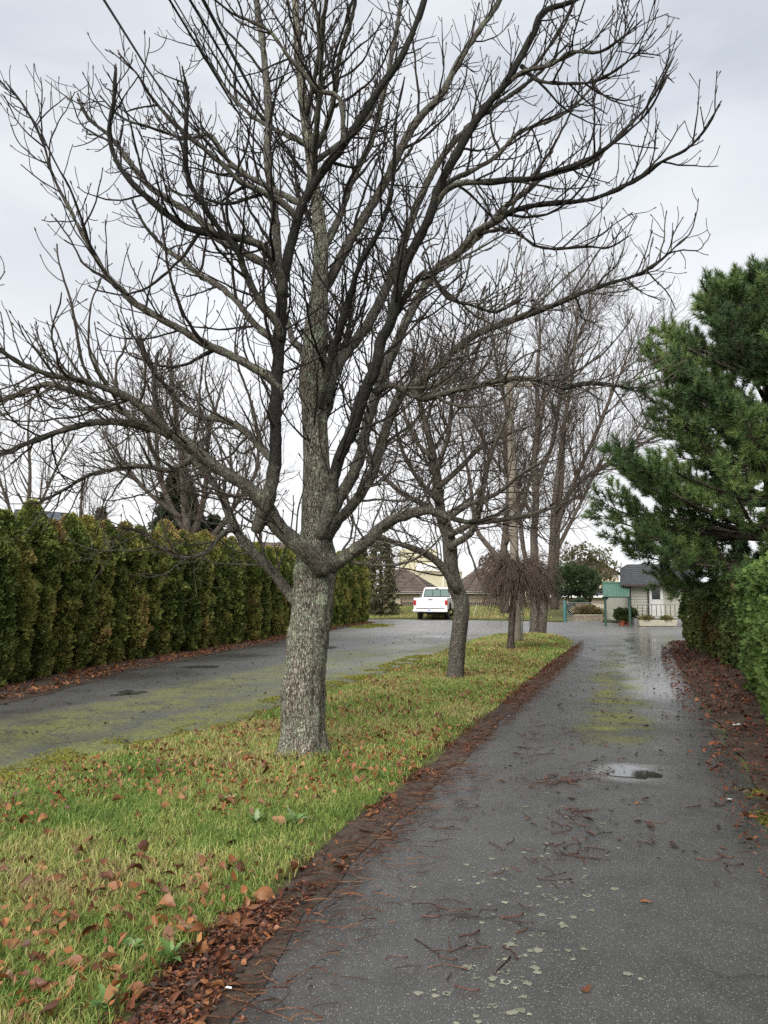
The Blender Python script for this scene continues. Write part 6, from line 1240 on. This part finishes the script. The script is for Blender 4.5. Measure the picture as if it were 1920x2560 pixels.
spots = [(1390, 1955, 90, 16, 34), (1460, 1938, 50, 10, 12), (1430, 2035, 30, 8, 14), (1400, 2125, 100, 20, 18), (1350, 2070, 150, 24, 12), (1330, 2180, 160, 26, 9), (1250, 2280, 190, 40, 10), (1160, 2350, 170, 50, 10), (1110, 2430, 150, 50, 6), (1400, 1880, 120, 30, 14), (1560, 2090, 160, 60, 5), (1640, 2180, 200, 50, 3), (1700, 1990, 120, 50, 5), (1380, 1830, 160, 40, 12), (1840, 2120, 60, 40, 4), (1500, 1760, 120, 40, 8)]
for (u, v, du, dv, n) in spots:
    for _ in range(n):
        x, y, _z = G(u + rng.gauss(0, du * 0.55), v + rng.gauss(0, dv * 0.6))
        o = bpy.data.objects.new('fallen_twig', rng.choice(TW)); C.objects.link(o); o.location = (x, y, 0.002 + 0.006 * rng.random())
        o.rotation_euler = (0, rng.gauss(0, 0.03), rng.gauss(0.0, 0.75) + rng.choice([0, math.pi])); s = rng.uniform(0.75, 1.2); o.scale = (s, s, s)
        tag(o, 'thin reddish brown twig lying on the wet drive', 'twig', 'twigs scattered on the drive')
# twig and needle debris along the litter border, too dense to count
xy = np.concatenate([between(edge_in, edge_out, 2600, 8, 0.15, 1.45, 1.0), between([edge_out[k] for k in range(5, 14)], [(p[0] + 0.45, p[1] - 0.1) for p in edge_out[5:14]], 300, 9, 0, 1, 2.0)])
R = np.random.default_rng(2); br = []
for (x, y) in xy:
    a = R.normal(0.15, 0.6) + (math.pi if R.random() < 0.5 else 0); L = R.uniform(0.03, 0.15); z = R.uniform(0.008, 0.03)
    br.append((np.array([(x, y, z), (x + math.cos(a) * L / 2, y + math.sin(a) * L / 2, z + R.uniform(-0.004, 0.012)), (x + math.cos(a + 0.3 * R.normal()) * L, y + math.sin(a) * L, z)]), np.array([0.0025, 0.002, 0.0018]) * R.uniform(0.7, 1.4)))
V, F = tubes(br, 3); cc = np.repeat(np.array([(0.06, 0.025, 0.016), (0.10, 0.04, 0.022), (0.17, 0.08, 0.04), (0.04, 0.025, 0.018)])[R.integers(0, 4, len(br))], 9, axis=0)
tag(link('twig_litter', np_mesh('twig_litter', V, F, cc), None, MATS['litter']), 'fine reddish twigs matted along the drive border', 'twig litter', kind='stuff')
# crumbs on the road and the drive
xs_, ys_ = [], []
R = np.random.default_rng(12)
q = R.random(1900); a = np.array(hedge_foot[1:6]); s = -8.5 + 3.5 * R.random(900); tt = 7 + 30 * R.random(900) ** 1.3
x = s * DN[0] + tt * DT[0]; y = s * DN[1] + tt * DT[1]
s = -1.2 + 2.2 * R.random(900); tt = 5 + 19 * R.random(900); x = np.r_[x, s * DN[0] + tt * DT[0]]; y = np.r_[y, s * DN[1] + tt * DT[1]]
x = np.r_[x, 0 + 14 * R.random(160)]; y = np.r_[y, 27 + 14 * R.random(160)]
k = ~in_poly(x, y, island); x, y = x[k], y[k]
v, f, c = litter(np.c_[x, y, np.full(len(x), 0.003)], 0.045, [(0.03, 0.02, 0.014), (0.06, 0.03, 0.02), (0.10, 0.045, 0.025), (0.02, 0.016, 0.012)], 21, 0.008, 0.3)
tag(link('debris', np_mesh('debris', v, f, c), None, MATS['litter']), 'dark crumbs of bark and leaf scattered over the asphalt', 'debris', kind='stuff')
# pale lichen discs on the asphalt
R = random.Random(5); V, F, Cc = [], [], []
LS = [(1230, 2190, 90, 40, 26), (1390, 2230, 80, 30, 26), (1330, 2280, 130, 60, 40), (1300, 2390, 130, 50, 34), (1250, 2430, 110, 50, 30), (1210, 2510, 160, 40, 34), (1370, 2120, 110, 40, 22), (1480, 2240, 90, 40, 16), (1580, 2460, 60, 40, 5), (1440, 2040, 120, 40, 16), (1340, 2010, 60, 40, 12)]
for (u, v, du, dv, n) in LS:
    for _ in range(int(n * 0.9)):
        x, y, _z = G(u + R.gauss(0, du * 0.6), v + R.gauss(0, dv * 0.6)); rad = R.choice([0.004, 0.005, 0.006, 0.008, 0.010, 0.014, 0.020]) * R.uniform(0.8, 1.2); b = len(V); m = 14; ph = R.random() * 9
        rin = 0.0 if rad < 0.014 else R.choice([0.0, 0.0, 0.35, 0.5]); col = np.array(R.choice([(0.22, 0.225, 0.165), (0.18, 0.19, 0.135), (0.26, 0.26, 0.20)])) * R.uniform(0.65, 1.05)
        for kk in range(m):
            a = 2 * math.pi * kk / m; q = 1 + 0.45 * noise.noise((math.cos(a) * 3 + ph, math.sin(a) * 3, ph)) * 1.8
            V.append((x + rad * q * math.cos(a), y + rad * q * math.sin(a), 0.0022))
            V.append((x + rad * rin * q * math.cos(a + 0.2), y + rad * rin * (2 - q) * math.sin(a), 0.0030)); Cc += [col, col * 0.9]
        F += [(b + 2 * kk, b + 2 * ((kk + 1) % m), b + 2 * ((kk + 1) % m) + 1, b + 2 * kk + 1) for kk in range(m)]
tag(link('lichen', np_mesh('lichen', V, [np.array(F)], np.array(Cc)), None, MATS['lichen_mat']), 'pale grey green lichen rosettes on the near asphalt', 'lichen', kind='stuff')

# broad-leaved weeds in the near grass, and pale scraps
t = NT('weed_leaf'); oi = t.n('ShaderNodeObjectInfo'); t.bsdf(t.ramp(oi.outputs['Random'], [(0.0, (0.09, 0.18, 0.045)), (0.7, (0.15, 0.25, 0.07)), (1.0, (0.26, 0.30, 0.18))]), 0.5, trans=0.25, spec=0.35)
def weed_leaf(seed, L, W, lobes):
    R = random.Random(seed); V = []; n = 9
    for i in range(n):
        s = i / (n - 1); w_ = W * math.sin(math.pi * min(1, 0.08 + s * 0.9)) * (1 + 0.35 * (1 if i % 2 else -1) * lobes); z = L * (0.45 * s - 0.35 * s * s) + R.uniform(-1, 1) * 0.002
        V += [(-w_ / 2, s * L, z + 0.12 * w_), (0, s * L, z), (w_ / 2, s * L, z + 0.12 * w_)]
    F = [q for i in range(n - 1) for q in ((3 * i, 3 * i + 1, 3 * i + 4, 3 * i + 3), (3 * i + 1, 3 * i + 2, 3 * i + 5, 3 * i + 4))]
    me = bpy.data.meshes.new('leaf'); me.from_pydata(V, [], F); me.update(); me.polygons.foreach_set('use_smooth', [True] * len(F)); me.materials.append(MATS['weed_leaf']); return me
WL = [weed_leaf(i, l, w_, lb) for i, (l, w_, lb) in enumerate(((0.09, 0.03, 0.8), (0.11, 0.035, 0.6), (0.07, 0.04, 0.2), (0.08, 0.045, 0.1)))]
for (u, v, nl, kind, lab) in ((330, 2400, 11, 2, 'pale leafy weed in the near grass at the litter edge'), (425, 2420, 12, 0, 'jagged green weed beside the pale weed near the litter edge'), (640, 2080, 10, 0, 'flat rosette weed in the grass below the big trunk'), (735, 2075, 12, 1, 'bushier rosette weed in the grass closest to the litter below the trunk'), (570, 2030, 8, 0, 'small rosette weed higher in the grass below the trunk'), (265, 2540, 9, 3, 'low round leaved weed at the bottom of the grass')):
    x, y, _ = G(u, v); wd = empty('weed', (x, y, float(isl_z(x, y)[0]) + 0.01)); tag(wd, lab, 'weed', 'weeds in the near grass')
    for k in range(nl):
        o = link('leaf', WL[kind if rng.random() < 0.7 else (kind + 1) % 4], wd); o.rotation_euler = (rng.uniform(0.2, 0.9), 0, k * 6.283 / nl + rng.uniform(-0.2, 0.2)); s_k = rng.uniform(0.7, 1.15); o.scale = (s_k, s_k, s_k); o.location.z = 0.015 * rng.random()
for (u, v, sz, lab) in ((570, 2492, 0.016, 'white scrap of bark on the near litter border'), (1842, 1820, 0.05, 'crumpled white scrap on the leaf litter under the hedge'), (1822, 2009, 0.03, 'white scrap at the mossy edge of the drive')):
    x, y, _ = G(u, v); R = random.Random(u); V = [(R.uniform(-1, 1) * sz * 0.25 + sz * math.cos(k * 0.9), R.uniform(-1, 1) * sz * 0.2 + sz * 0.6 * math.sin(k * 0.9), 0.02 + R.random() * sz * 0.5) for k in range(7)] + [(0, 0, 0.02 + sz * 0.3)]
    me = bpy.data.meshes.new('paper_scrap'); me.from_pydata(V, [], [(k, (k + 1) % 7, 7) for k in range(7)]); me.update(); o = link('paper_scrap', me, None, MATS['trim_white']); o.location = (x, y, 0.01); tag(o, lab, 'scrap', 'pale scraps on the ground')
